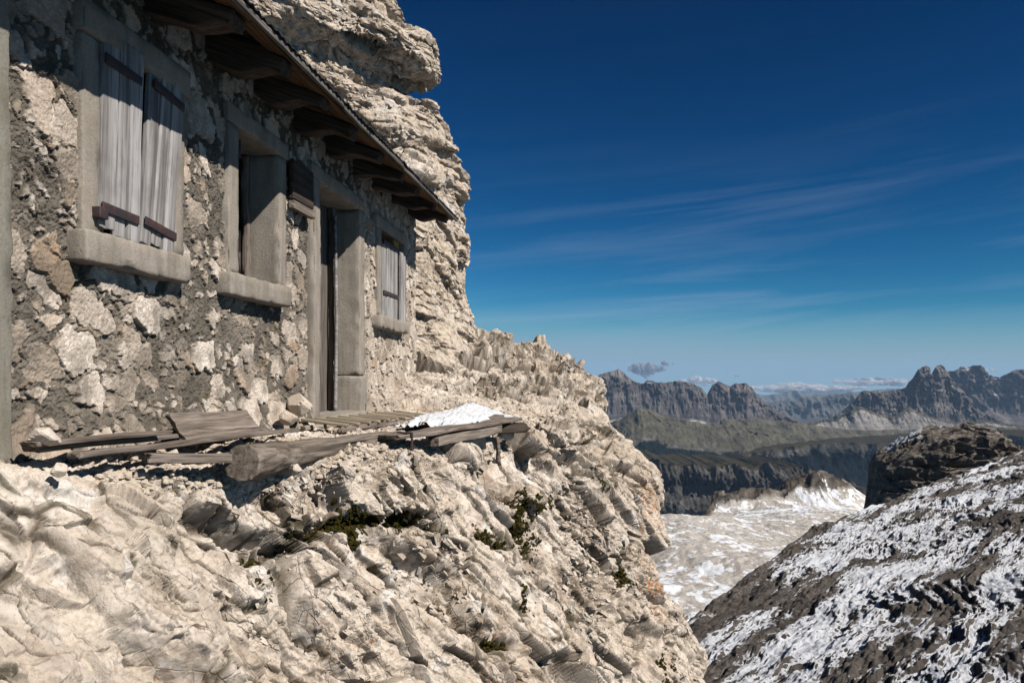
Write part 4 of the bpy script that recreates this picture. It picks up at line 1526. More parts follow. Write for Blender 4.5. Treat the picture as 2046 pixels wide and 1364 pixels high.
def m_scree():
    t = NT('scree_plateau')
    p = t.pos()
    s = t.attr('snow')
    rk = t.attr('rock')
    n = t.noise(p, .03, 6, .6, .4)
    c = t.ramp(n, [(.3, (.39, .35, .31)), (.5, (.49, .45, .405)), (.7, (.57, .53, .49))])
    c = t.mix(t.ramp(t.noise(p, .35, 5, .7), [(.4, .35), (.56, 0)]), c, (.16, .14, .12))
    dk = t.ramp(t.noise(p, .12, 6, .7), [(.35, (.035, .03, .026)), (.7, (.13, .105, .08))])
    c = t.mix(rk, c, dk)
    k = t.math('ADD', s, t.math('MULTIPLY', t.math('SUBTRACT', t.noise(p, .22, 6, .72), .5), 1.1))
    k = t.ramp(k, [(.47, 0), (.56, 1)])
    c = t.mix(k, c, (.74, .76, .80))
    b = t.bump(t.noise(p, .3, 7, .7), .6, 2.0)
    return t.done(c, b, .95, .05)


def m_butte():
    t = NT('butte_rock')
    p = t.pos()
    lay = t.mapping(p, scale=(.35, .35, 2.2), rot=(R(4), R(-6), 0))
    c = t.ramp(t.noise(lay, .55, 6, .7, .3), [(.3, (.11, .094, .08)), (.5, (.27, .235, .20)), (.72, (.42, .37, .315))])
    c = t.mix(t.ramp(t.noise(p, .9, 6, .7), [(.40, .7), (.54, 0)]), c, (.08, .068, .058))
    k = t.math('ADD', t.attr('snow'), t.math('MULTIPLY', t.math('SUBTRACT', t.noise(p, 1.2, 5, .7), .5), .8))
    c = t.mix(t.ramp(k, [(.44, 0), (.56, 1)]), c, (.55, .565, .60))
    b = t.bump(t.noise(lay, 1.2, 8, .75), .9, 1.2)
    return t.done(c, b, .95, .05)


def m_far(name, rock, dark, light, top=None, forest=None, snow=False, str_scale=.02):
    """far mountain side: banded rock, pale fans at the foot (scree attribute), meadow on the flats (flat attribute)"""
    t = NT(name)
    p = t.pos()
    bands = t.mapping(p, scale=(.15, .15, 1.6))
    n = t.noise(bands, str_scale, 5, .65, .6)
    c = t.ramp(n, [(.3, dark), (.5, rock), (.72, light)])
    gul = t.mapping(p, scale=(1.5, 1.5, .22), rot=(0, R(9), 0))
    c = t.mix(t.ramp(t.noise(gul, str_scale, 6, .7, .4), [(.40, .75), (.58, 0)]), c, dark)
    if forest is not None:
        k = t.math('ADD', t.attr('forest'), t.math('MULTIPLY', t.math('SUBTRACT', t.noise(gul, str_scale * .8, 7, .72, .5), .5), 1.7))
        fc = t.ramp(t.noise(p, .06, 4, .7), [(.35, tuple(np.array(forest) * .6)), (.65, tuple(np.array(forest) * 1.5))])
        c = t.mix(t.ramp(k, [(.46, 0), (.56, 1)]), c, fc)
    k = t.math('ADD', t.attr('scree'), t.math('MULTIPLY', t.math('SUBTRACT', t.noise(gul, str_scale, 5, .65), .5), .9))
    c = t.mix(t.ramp(k, [(.42, 0), (.62, 1)]), c, (.40, .375, .35))
    if top is not None:
        k = t.math('ADD', t.attr('flat'), t.math('MULTIPLY', t.math('SUBTRACT', t.noise(p, .012, 6, .7), .5), .8))
        tc = t.ramp(t.noise(p, .02, 5, .65), [(.35, tuple(np.array(top) * .65)), (.65, tuple(np.array(top) * 1.25))])
        c = t.mix(t.ramp(k, [(.40, 0), (.60, 1)]), c, tc)
    if snow:
        k = t.ramp(t.noise(bands, str_scale * .8, 5, .7, .5), [(.64, 0), (.68, 1)])
        c = t.mix(k, c, (.5, .51, .54))
    b = t.bump(t.noise(gul, str_scale * 2, 7, .7), .8, 22)
    return t.done(c, b, .97, .03)


def ridge(name, prof, Y, zbase, front, back, mat, nU=420, nW=90, cliff=.55, cliffh=.6, gully=.12, gs=60., jag=4., strata=.0,
          seed=0, scree=0., flat_top=None, forest=None, label=None, cat='mountain', kind='structure', drop=None, top_flat=False):
    """a mountain side: crest line (measured points), a steep upper wall cut by gullies, an easier foot, and its far side"""
    pts = np.array([at(px, py, Y) for px, py in prof])
    xs = np.linspace(pts[0, 0], pts[-1, 0], nU)
    zc = np.interp(xs, pts[:, 0], pts[:, 2])
    q = np.stack([xs / gs, 0 * xs + seed, 0 * xs], 1).astype(np.float32)
    zc = zc + jag * .5 * fbm(q * 2.2, 4, seed + 1, .6)
    nb = max(6, nW // 6)
    f = np.concatenate([[-.01], np.linspace(0, 1, nW), 1 + np.linspace(0, 1, nb + 1)[1:]])
    W, X = np.meshgrid(f, xs, indexing='xy')[0], None
    W = np.repeat(f[None, :], nU, 0)
    XX = np.repeat(xs[:, None], len(f), 1)
    ZC = np.repeat(zc[:, None], len(f), 1)
    w = np.clip(W, 0, 1)
    # foot part then wall
    foot = np.clip(w / (1 - cliff), 0, 1)
    wallp = np.clip((w - (1 - cliff)) / cliff, 0, 1)
    hz = (1 - cliffh) * foot ** 1.15 + cliffh * wallp
    fy = .80 * foot + .20 * wallp                     # the wall takes a fifth of the ground distance
    Z = zbase + (ZC - zbase) * hz
    wob = np.repeat((front * .06 * fbm(q * .7, 3, seed + 2))[:, None], len(f), 1)
    YY = Y - front * (1 - fy) + wob * w
    bk = np.clip(W - 1, 0, 1)
    YY = YY + back * bk
    if top_flat:
        Z = Z + np.where(W > 1, bk * (drop or 0), 0)
    else:
        Z = np.where(W > 1, ZC - (ZC - zbase) * .9 * bk ** .8, Z)
    P = np.stack([XX.ravel(), YY.ravel(), Z.ravel()], 1).astype(np.float32)
    g1 = fbm(P / np.array([gs, gs * 2.0, gs * 2.6], np.float32) + seed, 5, seed + 3, .55, ridged=True).reshape(W.shape)
    g2 = fbm(P / np.array([gs * .32, gs * .6, gs * .9], np.float32) + seed, 4, seed + 4, .6).reshape(W.shape)
    amp = front * gully * (.25 + .9 * wallp) * np.where(W > 1, .3 * (1 - bk), 1 - .7 * sstep(.86, 1.0, w)) * (.3 + .7 * foot)
    YY = YY - amp * (g1 - .35) - amp * .5 * g2
    Z = Z + jag * .35 * g2 * np.where(W > 1, .6 * (1 - bk), wallp * .8 + .2) * np.where((W < .02), 0, 1)
    if strata:
        st = np.sin(Z / strata * 2 * np.pi + 5 * g2 + 2 * g1) + .8 * np.sin(Z / strata * 4.9 + 4 * g2)
        YY = YY + amp * .13 * st * wallp
    Z[:, 0] = -640
    V = np.stack([XX, YY, Z], 2)
    me = mesh_from(name, V.reshape(-1, 3), grid_faces(nU, len(f)), True)
    sc = np.zeros(W.shape)
    if scree:
        lim = scree * (.7 + .6 * np.repeat(fbm(q * 1.2, 3, seed + 8)[:, None], len(f), 1))
        sc = 1 - sstep(lim - .12, lim + .12, hz)
    fattr(me, 'scree', sc.ravel())
    fl = np.zeros(W.shape)
    if flat_top is not None:
        fl = sstep(flat_top - .08, flat_top + .04, W)
    fattr(me, 'flat', fl.ravel())
    fo = np.zeros(W.shape)
    if forest is not None:
        fo = 1 - sstep(forest - .2, forest + .15, w)
        fo = np.maximum(fo, 0)
    fattr(me, 'forest', fo.ravel())
    o = link(name, me, mat)
    tag(o, label, cat, None, kind)
    return o


ROCKC = ((.145, .128, .122), (.05, .044, .046), (.27, .245, .225))
MF = {
    'massif': m_far('far_rock', *ROCKC, snow=True, str_scale=.016),
    'far': m_far('far_blue', (.11, .11, .105), (.06, .065, .065), (.16, .155, .15), str_scale=.008),
    'cones': m_far('pale_scree', (.34, .32, .30), (.17, .16, .15), (.48, .45, .42), top=(.11, .10, .07), str_scale=.02),
    'slope': m_far('grass_slope', (.16, .148, .125), (.06, .058, .05), (.28, .26, .23), top=(.125, .115, .085), forest=(.008, .013, .012), str_scale=.022),
    'forest': m_far('forest_slope', (.10, .092, .085), (.03, .03, .03), (.24, .215, .19), top=(.07, .059, .034), forest=(.007, .011, .012), str_scale=.025),
    'plateau': m_far('mid_plateau', (.14, .13, .11), (.06, .055, .05), (.24, .22, .20), top=(.13, .118, .09), str_scale=.02),
}

ridge('mountain', [(1120, 800), (1170, 765), (1205, 745), (1215, 741), (1228, 742), (1236, 737), (1250, 747), (1262, 757), (1272, 763), (1285, 766), (1293, 757), (1312, 764), (1330, 765), (1346, 760),
                   (1366, 761), (1385, 766), (1402, 776), (1413, 788), (1424, 768), (1436, 762), (1450, 768), (1458, 770), (1468, 765), (1490, 767), (1500, 772), (1512, 788), (1522, 800), (1540, 812), (1575, 833), (1600, 840)],
      3300, -235, 330, 500, MF['massif'], 640, 110, .62, .72, .09, 125, 9, 26, 10, .30, label='dark jagged mountain massif with a scree notch, under the small grey cloud')
ridge('mountain', [(1560, 872), (1600, 862), (1641, 843), (1665, 830), (1690, 817), (1704, 803), (1716, 785), (1730, 780), (1745, 779), (1773, 782), (1800, 777), (1811, 774), (1816, 764), (1824, 752), (1830, 738), (1838, 732), (1846, 731), (1853, 736), (1857, 748),
                   (1862, 738), (1868, 728), (1876, 727), (1887, 737), (1894, 748), (1902, 764), (1915, 775), (1935, 795), (1960, 820), (1990, 838), (2030, 850)],
      3150, -250, 330, 500, MF['massif'], 700, 120, .66, .76, .08, 75, 8, 24, 20, .16, label='dark banded mountain topped by two rounded summit towers')
ridge('mountain', [(1840, 790), (1870, 765), (1895, 741), (1907, 739), (1917, 733), (1930, 735), (1942, 729), (1955, 733), (1964, 737), (1976, 748), (1994, 754), (2003, 748), (2012, 742), (2028, 738), (2050, 737), (2080, 745), (2140, 735), (2240, 760)],
      4100, -290, 500, 600, MF['massif'], 520, 100, .6, .66, .13, 80, 9, 40, 30, .14, label='broad dark mountain ridge with snow fields behind the two summit towers')
ridge('mountain', [(1400, 815), (1480, 806), (1525, 805), (1560, 800), (1590, 799), (1603, 794), (1622, 791), (1640, 794), (1660, 790), (1682, 786), (1700, 784), (1715, 788), (1740, 795), (1800, 800)],
      5600, -420, 900, 800, MF['far'], 300, 60, .4, .5, .10, 150, 10, 0, 40, label='low bluish ridge closing the gap between the two big mountains')
ridge('mountain', [(1100, 800), (1300, 792), (1450, 790), (1505, 785), (1530, 789), (1560, 786), (1585, 780), (1610, 787), (1680, 784), (1780, 776), (1850, 780), (1960, 770), (2080, 775), (2250, 780)],
      9200, -560, 1200, 700, MF['far'], 420, 40, .4, .5, .08, 260, 22, 0, 50, label='palest and farthest blue mountain chain on the horizon')
# pale fans below the towers
ridge('scree_fans', [(1560, 858), (1620, 845), (1645, 838), (1668, 836), (1690, 824), (1712, 813), (1722, 811), (1735, 819), (1752, 826), (1775, 832), (1790, 828), (1806, 818), (1818, 813), (1832, 822), (1852, 830), (1878, 838), (1920, 845), (1960, 838), (2000, 846), (2080, 850)],
      2780, -245, 260, 260, MF['cones'], 420, 70, .25, .3, .05, 34, 4, 0, 60, .0, .95, label='pale grey scree fans spreading below the two summit towers', cat='scree')
ridge('plateau', [(1440, 838), (1500, 836), (1560, 840), (1620, 848), (1700, 858), (1780, 858), (1860, 858), (1950, 856), (2100, 850)],
      2500, -260, 420, 300, MF['plateau'], 360, 70, .2, .25, .06, 70, 5, 0, 70, .0, .55, label='grey brown tableland between the far mountains', cat='plateau')
ridge('hillside', [(1090, 862), (1160, 858), (1210, 851), (1235, 838), (1262, 824), (1278, 813), (1290, 815), (1310, 824), (1345, 834), (1380, 840), (1420, 846), (1480, 850), (1540, 856), (1590, 868), (1640, 880), (1700, 890)],
      2150, -275, 430, 260, MF['slope'], 460, 130, .12, .14, .09, 60, 5, 0, 80, .0, .70, .66, label='grey and olive hillside with a pale pointed top, below the left massif', cat='hillside')
ridge('hillside', [(1440, 912), (1500, 905), (1545, 893), (1580, 888), (1640, 886), (1700, 884), (1745, 884), (1800, 880), (1900, 874), (2060, 868), (2200, 860)],
      1900, -340, 330, 420, MF['forest'], 420, 90, .35, .4, .12, 90, 5, 0, 90, .0, 1.0, .95, label='dark forested valley side with an olive meadow along its rim', cat='hillside', top_flat=True, drop=-26)
ridge('hillside', [(1180, 914), (1260, 912), (1310, 918), (1345, 929), (1385, 923), (1420, 934), (1450, 927), (1500, 932), (1530, 925), (1562, 936), (1600, 932), (1640, 948), (1700, 962), (1760, 990), (1850, 1010)],
      1350, -270, 190, 330, MF['forest'], 460, 110, .28, .32, .30, 60, 12, 0, 100, .0, 1.0, .55, label='dark cliffs cut by pale gullies under an olive meadow rim', cat='hillside', top_flat=True, drop=-16)

# valley floor out to the horizon
n = 160
ax_ = np.concatenate([-np.geomspace(9800, 60, n // 2), np.geomspace(60, 9800, n // 2)])
ay_ = np.concatenate([np.linspace(-600, 1000, 60), np.geomspace(1010, 10200, 90)])
XX, YY = np.meshgrid(ax_, ay_, indexing='ij')
q = np.stack([XX.ravel(), YY.ravel(), 0 * XX.ravel()], 1).astype(np.float32)
ZZ = -640 + 60 * fbm(q / 700, 4, 3).reshape(XX.shape) + 240 * sstep(2500, 9000, YY)
t = NT('valley_ground')
vg = t.done(t.ramp(t.noise(t.pos(), .004, 7, .65), [(.35, (.014, .02, .016)), (.6, (.04, .038, .026)), (.75, (.08, .07, .055))]))
tag(link('ground', mesh_from('ground', np.stack([XX, YY, ZZ], 2).reshape(-1, 3), grid_faces(len(ax_), len(ay_)), True), vg), 'dark forested valley floor', 'ground', kind='structure')

# ---- the snowy slope across the gully
nu, nv = 900, 760
cy0, cy1 = 13., 150.
vy = np.geomspace(cy0, cy1, nv)
ux = np.linspace(0, 1, nu) ** 1.0
UU, YY = np.meshgrid(ux, vy, indexing='ij')
ED = np.array([(13, -1.5), (20, .6), (30, 2.6), (38, 3.4), (45, 5.0), (52, 8.2), (62, 13.), (75, 19.5), (90, 27.6), (105, 43), (120, 60), (150, 92)])
xe = np.interp(YY, ED[:, 0], ED[:, 1]) - 5.5 - .014 * YY
xr = YY * .62 + 12
XX = xe + (xr - xe) * UU
q = np.stack([XX.ravel(), YY.ravel(), 0 * XX.ravel()], 1).astype(np.float32)
qs = warp(q, .10, 2.0, 7)
pl = -12.45 + .236 * XX - .118 * YY
# benches that run up to the right and away
along = (.55, .83, 0)
M2 = frame_from(along, (0, 0, 1))
Q = qs @ M2.T.astype(np.float32)
bw = 1.35
s_ = (Q[:, 1] if abs(M2[1] @ np.array([1, -.5, 0])) > .3 else Q[:, 2]) * np.sign((M2[1] if abs(M2[1] @ np.array([1, -.5, 0])) > .3 else M2[2]) @ np.array([1, -.5, 0]))
s_ = s_ / bw + .9 * fbm(q * .09, 3, 9) + .25 * fbm(q * .5, 3, 10)
fr = s_ - np.floor(s_)
stepz = (np.floor(s_) + sstep(.60, .98, fr) - s_)
b1, c1, o1 = soft_blocks(qs, along, (5.5, 1.3, 1.2), 121, 1.1, (0, 0, 1), 14)
b2, c2, o2 = soft_blocks(qs, along, (1.9, .5, .5), 122, 1.1, (0, 0, 1), 10)
b3, c3, o3 = soft_blocks(qs, along, (.8, .22, .2), 123, 1.1, (0, 0, 1), 9)
patch = fbm(q * .07, 3, 14)
riser = sstep(.52, .70, fr) * (1 - sstep(.97, 1.0, fr))
s2_ = s_ * 2.7 + 1.1 * fbm(q * .35, 3, 20)
ris2 = sstep(.5, .7, s2_ - np.floor(s2_))
dz = .34 * stepz * (.7 + .5 * patch) + .30 * fbm(q * .13, 4, 11) + .13 * b1 + .12 * b2 + .08 * b3 + .11 * fbm(q * .9, 4, 12) + .04 * fbm(q * 3.2, 3, 13)
rim = 1 - sstep(0, 1, (XX - xe) / (1.5 + .02 * YY))
ZZ = pl + dz.reshape(XX.shape) - rim ** 1.5 * (5 + .10 * YY) + .25 + .006 * np.maximum(0, YY - 30)
V = np.stack([XX, YY, ZZ], 2)
nn = grid_normals(V)
if nn[nu // 2, nv // 2, 2] < 0:
    nn = -nn
qa = (q @ frame_from(along, (0, 0, 1)).T.astype(np.float32)) * np.array([.05, .62, .62], np.float32)
snowm = sstep(.72, .95, nn[:, :, 2]).ravel() * .55 + .03 + .40 * fbm(warp(qa, .5, .4, 18), 5, 19, .6) + .34 * fbm(warp(qa * np.array([.4, .38, .38], np.float32), .5, .5, 28), 3, 29) - .5 * np.clip(dz - fbm(q * .2, 2, 3) * .3, -.5, .7) * .6 + .52 * fbm(q * .13, 4, 15) + .06 * fbm(q * .8, 3, 16) + .07 - .24 * riser * sstep(-.35, .1, fbm(q * .22, 2, 24)) - .10 * ris2
snowm = snowm - .5 * rim.ravel() - .32 * np.exp(-np.maximum(0, XX - xe - 1) / (1.5 + .035 * YY)).ravel() * (YY.ravel() < 75)
me = mesh_from('snowy_slope', V.reshape(-1, 3), grid_faces(nu, nv))
fattr(me, 'snow', np.clip(snowm, 0, 1))
tag(link('snowy_slope', me, m_snowrock()), 'dark rocky slope streaked with fresh snow, rising to the right', 'slope', kind='structure')

# ---- pale scree plateau with snow patches and its dark little summit
nu, nv = 620, 420
ux = np.linspace(-45, 175, nu)
vy = np.linspace(120, 520, nv)
PS = 1.6
XX, YY = np.meshgrid(ux, vy, indexing='ij')
q = np.stack([XX.ravel(), YY.ravel(), 0 * XX.ravel()], 1).astype(np.float32)
ZZ = -46.5 - .100 * (YY - 180) + .02 * XX + 3.5 * fbm(q / 60, 3, 31).reshape(XX.shape)


def gauss(x, y, sx, sy, rot=0):
    c, s = math.cos(rot), math.sin(rot)
    a, b = (XX - x) * c + (YY - y) * s, -(XX - x) * s + (YY - y) * c
    return np.exp(-(a / sx) ** 2 - (b / sy) ** 2)


pk = gauss(110, 405, 26, 26)
pk2 = np.maximum(0, 1 - np.sqrt(((XX - 110) / 24) ** 2 + ((YY - 408) / 26) ** 2))
rdg = gauss(76, 400, 26, 10, R(8))
ZZ = ZZ + 3 * pk + 14 * pk2 + 9.5 * rdg ** .8 + 2.5 * gauss(25, 300, 40, 50)
yedge = 420 - 90 * sstep(75, 20, XX) + 12 * fbm(q / 40, 3, 33).reshape(XX.shape)
fall = np.maximum(0, YY - yedge)
ZZ = ZZ - 1.9 * fall
ZZ = ZZ - 1.5 * np.maximum(0, XX - 132)
rk = np.clip(sstep(.22, .5, pk2.ravel() + .12 * fbm(q / 8, 3, 41)) + sstep(.22, .5, rdg.ravel()) + .45 * fbm(q / 6, 4, 35) * (pk2.ravel() + rdg.ravel() > .15), 0, 1)
rk = np.maximum(rk, sstep(0, 4, fall.ravel()))
rk = np.maximum(rk, (sstep(9, 3, np.abs(YY - yedge)) * sstep(15, 40, XX) * (1 - sstep(90, 110, XX))).ravel())
b1, c1, r1 = blocks(q, (1, .3, 0), (12, 5, 5), 131, 1.0, (0, 0, 1))
ZZ = ZZ + ((1.5 * b1 + 2.2 * fbm(q / 9, 4, 36)) * rk + .45 * fbm(q / 5, 4, 37) + .22 * fbm(q / 1.6, 3, 38)).reshape(XX.shape)
q2 = warp(q, 1 / 30., 12, 17)
sn = .33 + .42 * fbm(q2 / np.array([14, 40, 1], np.float32), 4, 39) + .34 * fbm(q2 / np.array([4, 9, 1], np.float32), 3, 34) + .25 * gauss(100, 380, 32, 30).ravel() + .30 * sstep(.05, .0, np.abs(fbm(q2 / 45, 2, 40)) - .02) - .5 * rk
me = mesh_from('plateau', PS * np.stack([XX, YY, ZZ], 2).reshape(-1, 3), grid_faces(nu, nv), True)
fattr(me, 'snow', np.clip(sn, 0, 1))
fattr(me, 'rock', rk)
tag(link('plateau', me, m_scree()), 'pale beige scree plateau with snow patches and a small dark summit', 'plateau', kind='structure')

# ---- dark butte behind the snowy slope
nu, nv = 420, 300
prof = [(1726, 1010), (1733, 960), (1737, 922), (1742, 908), (1760, 897), (1785, 884), (1815, 868), (1835, 857), (1858, 850), (1880, 844), (1905, 843), (1930, 846), (1952, 850), (1972, 853), (1985, 868), (2000, 880), (2020, 886), (2060, 893), (2120, 900)]
BY = 165.
pts = np.array([at(px, py, BY) for px, py in prof])
xs = np.linspace(pts[0, 0], pts[-1, 0], nu)
zc = np.interp(xs, pts[:, 0], pts[:, 2])
w = np.concatenate([np.linspace(0, 1, 220), 1 + np.linspace(0, 1, nv - 219)[1:]])
W = np.repeat(w[None], nu, 0)
XX = np.repeat(xs[:, None], nv, 1)
ZC = np.repeat(zc[:, None], nv, 1)
w1 = np.clip(W, 0, 1)
bk = np.clip(W - 1, 0, 1)
hz = np.where(w1 < .8, w1 / .8 * .95, .95 + (w1 - .8) / .2 * .05)
ZZ = -52 + (ZC + 52) * hz - bk * 30
yw_ = np.where(w1 < .8, w1 / .8 * 12, 12 + (w1 - .8) / .2 * 10)
YY = BY - 18 + .8 * yw_ + bk * 5
P = np.stack([XX.ravel(), YY.ravel(), ZZ.ravel()], 1).astype(np.float32)
Pw = warp(P, .06, 3, 8)
h1, c1, r1 = blocks(Pw, (.2, 0, 1), (10, 3, 3), 141, 1.0, (0, 1, 0))
h2, c2, r2 = blocks(Pw, (1, 0, .15), (5, 2, .9), 142, 1.2, (0, 1, 0))
st_ = P[:, 2] / 2.6 + .5 * fbm(P / 14, 3, 148) + P[:, 0] * .03
dd = .8 * h1 + .5 * h2 + .8 * fbm(P / 10, 4, 143) + 1.3 * (st_ - np.floor(st_) - .5) + .6 * fbm(P / 2.5, 3, 144)
steep = sstep(.86, .76, w1).ravel()
YY = YY - (dd * (.35 + .65 * steep)).reshape(YY.shape)
XX = XX + (1.1 * fbm(P / 6, 4, 147) + .5 * h2).reshape(YY.shape) * (.3 + .7 * steep.reshape(YY.shape))
ZZ = ZZ + (.5 * dd * (1 - steep * .6)).reshape(YY.shape)
V = np.stack([XX, YY, ZZ], 2)
me = mesh_from('butte', V.reshape(-1, 3), grid_faces(nu, nv))
topm = (sstep(.88, .95, w1).ravel()) * (.12 + .35 * fbm(P / 5, 3, 145) + .42 * (1 - sstep(60, 66, P[:, 0]))) * sstep(pts[4, 0] - 1, pts[4, 0] + 1, P[:, 0])
nb_ = np.abs(grid_normals(V)[:, :, 2]).ravel()
fattr(me, 'snow', np.clip(topm + .1 * fbm(P / 4, 3, 146) + .42 * sstep(.55, .85, nb_) * sstep(-.1, .3, fbm(P / 5, 3, 149)), 0, 1))
t = m_butte()
tag(link('butte', me, t), 'dark flat-topped rock butte with snow on its left shoulder', 'butte', kind='structure')
# ------------------------------------------------------------------ light, sky, air, camera
LDIR = Vector((1.0, -.55, 1.03)).normalized()          # towards the sun
sun = bpy.data.lights.new('sun', 'SUN')
sun.energy = 5.0
sun.angle = R(.5)
sun.color = (1.0, .945, .87)
so = bpy.data.objects.new('sun', sun)
col.objects.link(so)
so.rotation_euler = LDIR.to_track_quat('Z', 'Y').to_euler()

wd = bpy.data.worlds.new('World')
scene.world = wd
wd.use_nodes = True
nt = wd.node_tree
bg = next(n for n in nt.nodes if n.type == 'BACKGROUND')
sky = nt.nodes.new('ShaderNodeTexSky')
sky.sky_type = 'NISHITA'
sky.sun_disc = False
sky.sun_elevation = math.asin(LDIR.z)
sky.sun_rotation = math.atan2(LDIR.x, LDIR.y)
sky.altitude = 2900
sky.air_density = 1.0
sky.dust_density = .3
sky.ozone_density = 4.0


def W_(typ, **kw):
    n = nt.nodes.new(typ)
    for k, v in kw.items():
        setattr(n, k, v)
    return n


def wm(op, a, b=0.0):
    n = W_('ShaderNodeMath', operation=op)
    for s, v in zip(n.inputs, (a, b)):
        if isinstance(v, (int, float)):
            s.default_value = v
        else:
            nt.links.new(v, s)
    return n.outputs[0]


# thin cirrus by direction: azimuth and elevation
tc = W_('ShaderNodeTexCoord')
sp = W_('ShaderNodeSeparateXYZ')
nt.links.new(tc.outputs['Generated'], sp.inputs[0])
az = wm('ARCTAN2', sp.outputs[0], sp.outputs[1])
el = wm('ARCSINE', sp.outputs[2])
tilt = wm('SUBTRACT', el, wm('MULTIPLY', az, .085))
cb = W_('ShaderNodeCombineXYZ')
nt.links.new(wm('ADD', wm('MULTIPLY', az, 2.2), CIRRUS_SHIFT), cb.inputs[0])
nt.links.new(wm('MULTIPLY', tilt, 30.0), cb.inputs[1])
nz1 = W_('ShaderNodeTexNoise')
nt.links.new(cb.outputs[0], nz1.inputs['Vector'])
nz1.inputs['Scale'].default_value = 1.0
nz1.inputs['Detail'].default_value = 6
nz1.inputs['Roughness'].default_value = .62
nz1.inputs['Distortion'].default_value = .5
cb2 = W_('ShaderNodeCombineXYZ')
nt.links.new(wm('ADD', wm('MULTIPLY', az, 1.3), CIRRUS_SHIFT), cb2.inputs[0])
nt.links.new(wm('MULTIPLY', tilt, 7.0), cb2.inputs[1])
nz2 = W_('ShaderNodeTexNoise')
nt.links.new(cb2.outputs[0], nz2.inputs['Vector'])
nz2.inputs['Scale'].default_value = 1.0
nz2.inputs['Detail'].default_value = 2
r1 = W_('ShaderNodeValToRGB')
r1.color_ramp.elements[0].position = .46
r1.color_ramp.elements[1].position = .78
nt.links.new(nz1.outputs['Fac'], r1.inputs[0])
r2 = W_('ShaderNodeValToRGB')
r2.color_ramp.elements[0].position = .26
r2.color_ramp.elements[1].position = .58
nt.links.new(nz2.outputs['Fac'], r2.inputs[0])
band = W_('ShaderNodeValToRGB')
e_ = band.color_ramp.elements
e_[0].position, e_[0].color = .0, (.0, .0, .0, 1)
e_[1].position, e_[1].color = .32, (.02, .02, .02, 1)
for p_, v_ in ((.045, .8), (.085, 1.0), (.12, .40), (.145, .30), (.176, .62), (.205, .30), (.25, .07)):
    x = e_.new(p_)
    x.color = (v_, v_, v_, 1)
nt.links.new(tilt, band.inputs[0])
cov = wm('MULTIPLY', wm('MULTIPLY', r1.outputs[0], r2.outputs[0]), wm('MULTIPLY', band.outputs[0], CIRRUS))
mx = W_('ShaderNodeMix', data_type='RGBA')
nt.links.new(cov, mx.inputs[0])
ss = W_('ShaderNodeSeparateColor')
nt.links.new(sky.outputs[0], ss.inputs[0])
sc = W_('ShaderNodeCombineColor')
K = SKY_STRENGTH * 2 ** EXPOSURE
for i, (pw, ga) in enumerate(((3.2, 6.4), (1.8, 1.68), (1.62, 1.36))):      # deep polarised blue of thin high air
    v = wm('MULTIPLY', wm('POWER', wm('MULTIPLY', ss.outputs[i], .0714), pw), ga)
    sm = W_('ShaderNodeMath', operation='SMOOTH_MIN')
    nt.links.new(v, sm.inputs[0])
    sm.inputs[1].default_value = (.235, .375, .49)[i]
    sm.inputs[2].default_value = .12
    nt.links.new(wm('MULTIPLY', sm.outputs[0], 1 / K), sc.inputs[i])
lowmix = W_('ShaderNodeMapRange')
nt.links.new(el, lowmix.inputs['Value'])
for nm, v in (('From Min', .0), ('From Max', .075), ('To Min', .8), ('To Max', 0.0)):
    lowmix.inputs[nm].default_value = v
mlow = W_('ShaderNodeMix', data_type='RGBA')
nt.links.new(lowmix.outputs[0], mlow.inputs[0])
nt.links.new(sc.outputs[0], mlow.inputs[6])
mlow.inputs[7].default_value = (.245 / K, .385 / K, .52 / K, 1)
nt.links.new(mlow.outputs[2], mx.inputs[6])
mx.inputs[7].default_value = (.36 / K, .45 / K, .60 / K, 1)
nt.links.new(mx.outputs[2], bg.inputs['Color'])
bg.inputs['Strength'].default_value = SKY_STRENGTH


# ---- clouds low over the horizon
def m_cloud(name, c0):
    t = NT(name)
    o = t.coord('Object')
    n = t.noise(o, 3.2, 6, .68, .3)
    fr_ = t.n('ShaderNodeLayerWeight')
    fr_.inputs['Blend'].default_value = .35
    edge = t.math('SUBTRACT', 1.0, fr_.outputs['Facing'])
    a = t.math('MULTIPLY', t.ramp(edge, [(.10, 0), (.85, 1)]), t.ramp(n, [(.38, .15), (.62, .8)]))
    tr = t.n('ShaderNodeBsdfTransparent')
    df = t.n('ShaderNodeBsdfDiffuse')
    df.inputs['Color'].default_value = (*c0, 1)
    tl = t.n('ShaderNodeBsdfTranslucent')
    tl.inputs['Color'].default_value = (*c0, 1)
    m1_ = t.n('ShaderNodeMixShader')
    m1_.inputs[0].default_value = .45
    t.t.links.new(df.outputs[0], m1_.inputs[1])
    t.t.links.new(tl.outputs[0], m1_.inputs[2])
    m2_ = t.n('ShaderNodeMixShader')
    t.plug(m2_.inputs[0], a)
    t.t.links.new(tr.outputs[0], m2_.inputs[1])
    t.t.links.new(m1_.outputs[0], m2_.inputs[2])
    out = next(n_ for n_ in t.t.nodes if n_.type == 'OUTPUT_MATERIAL')
    t.t.links.new(m2_.outputs[0], out.inputs['Surface'])
    return t.mat


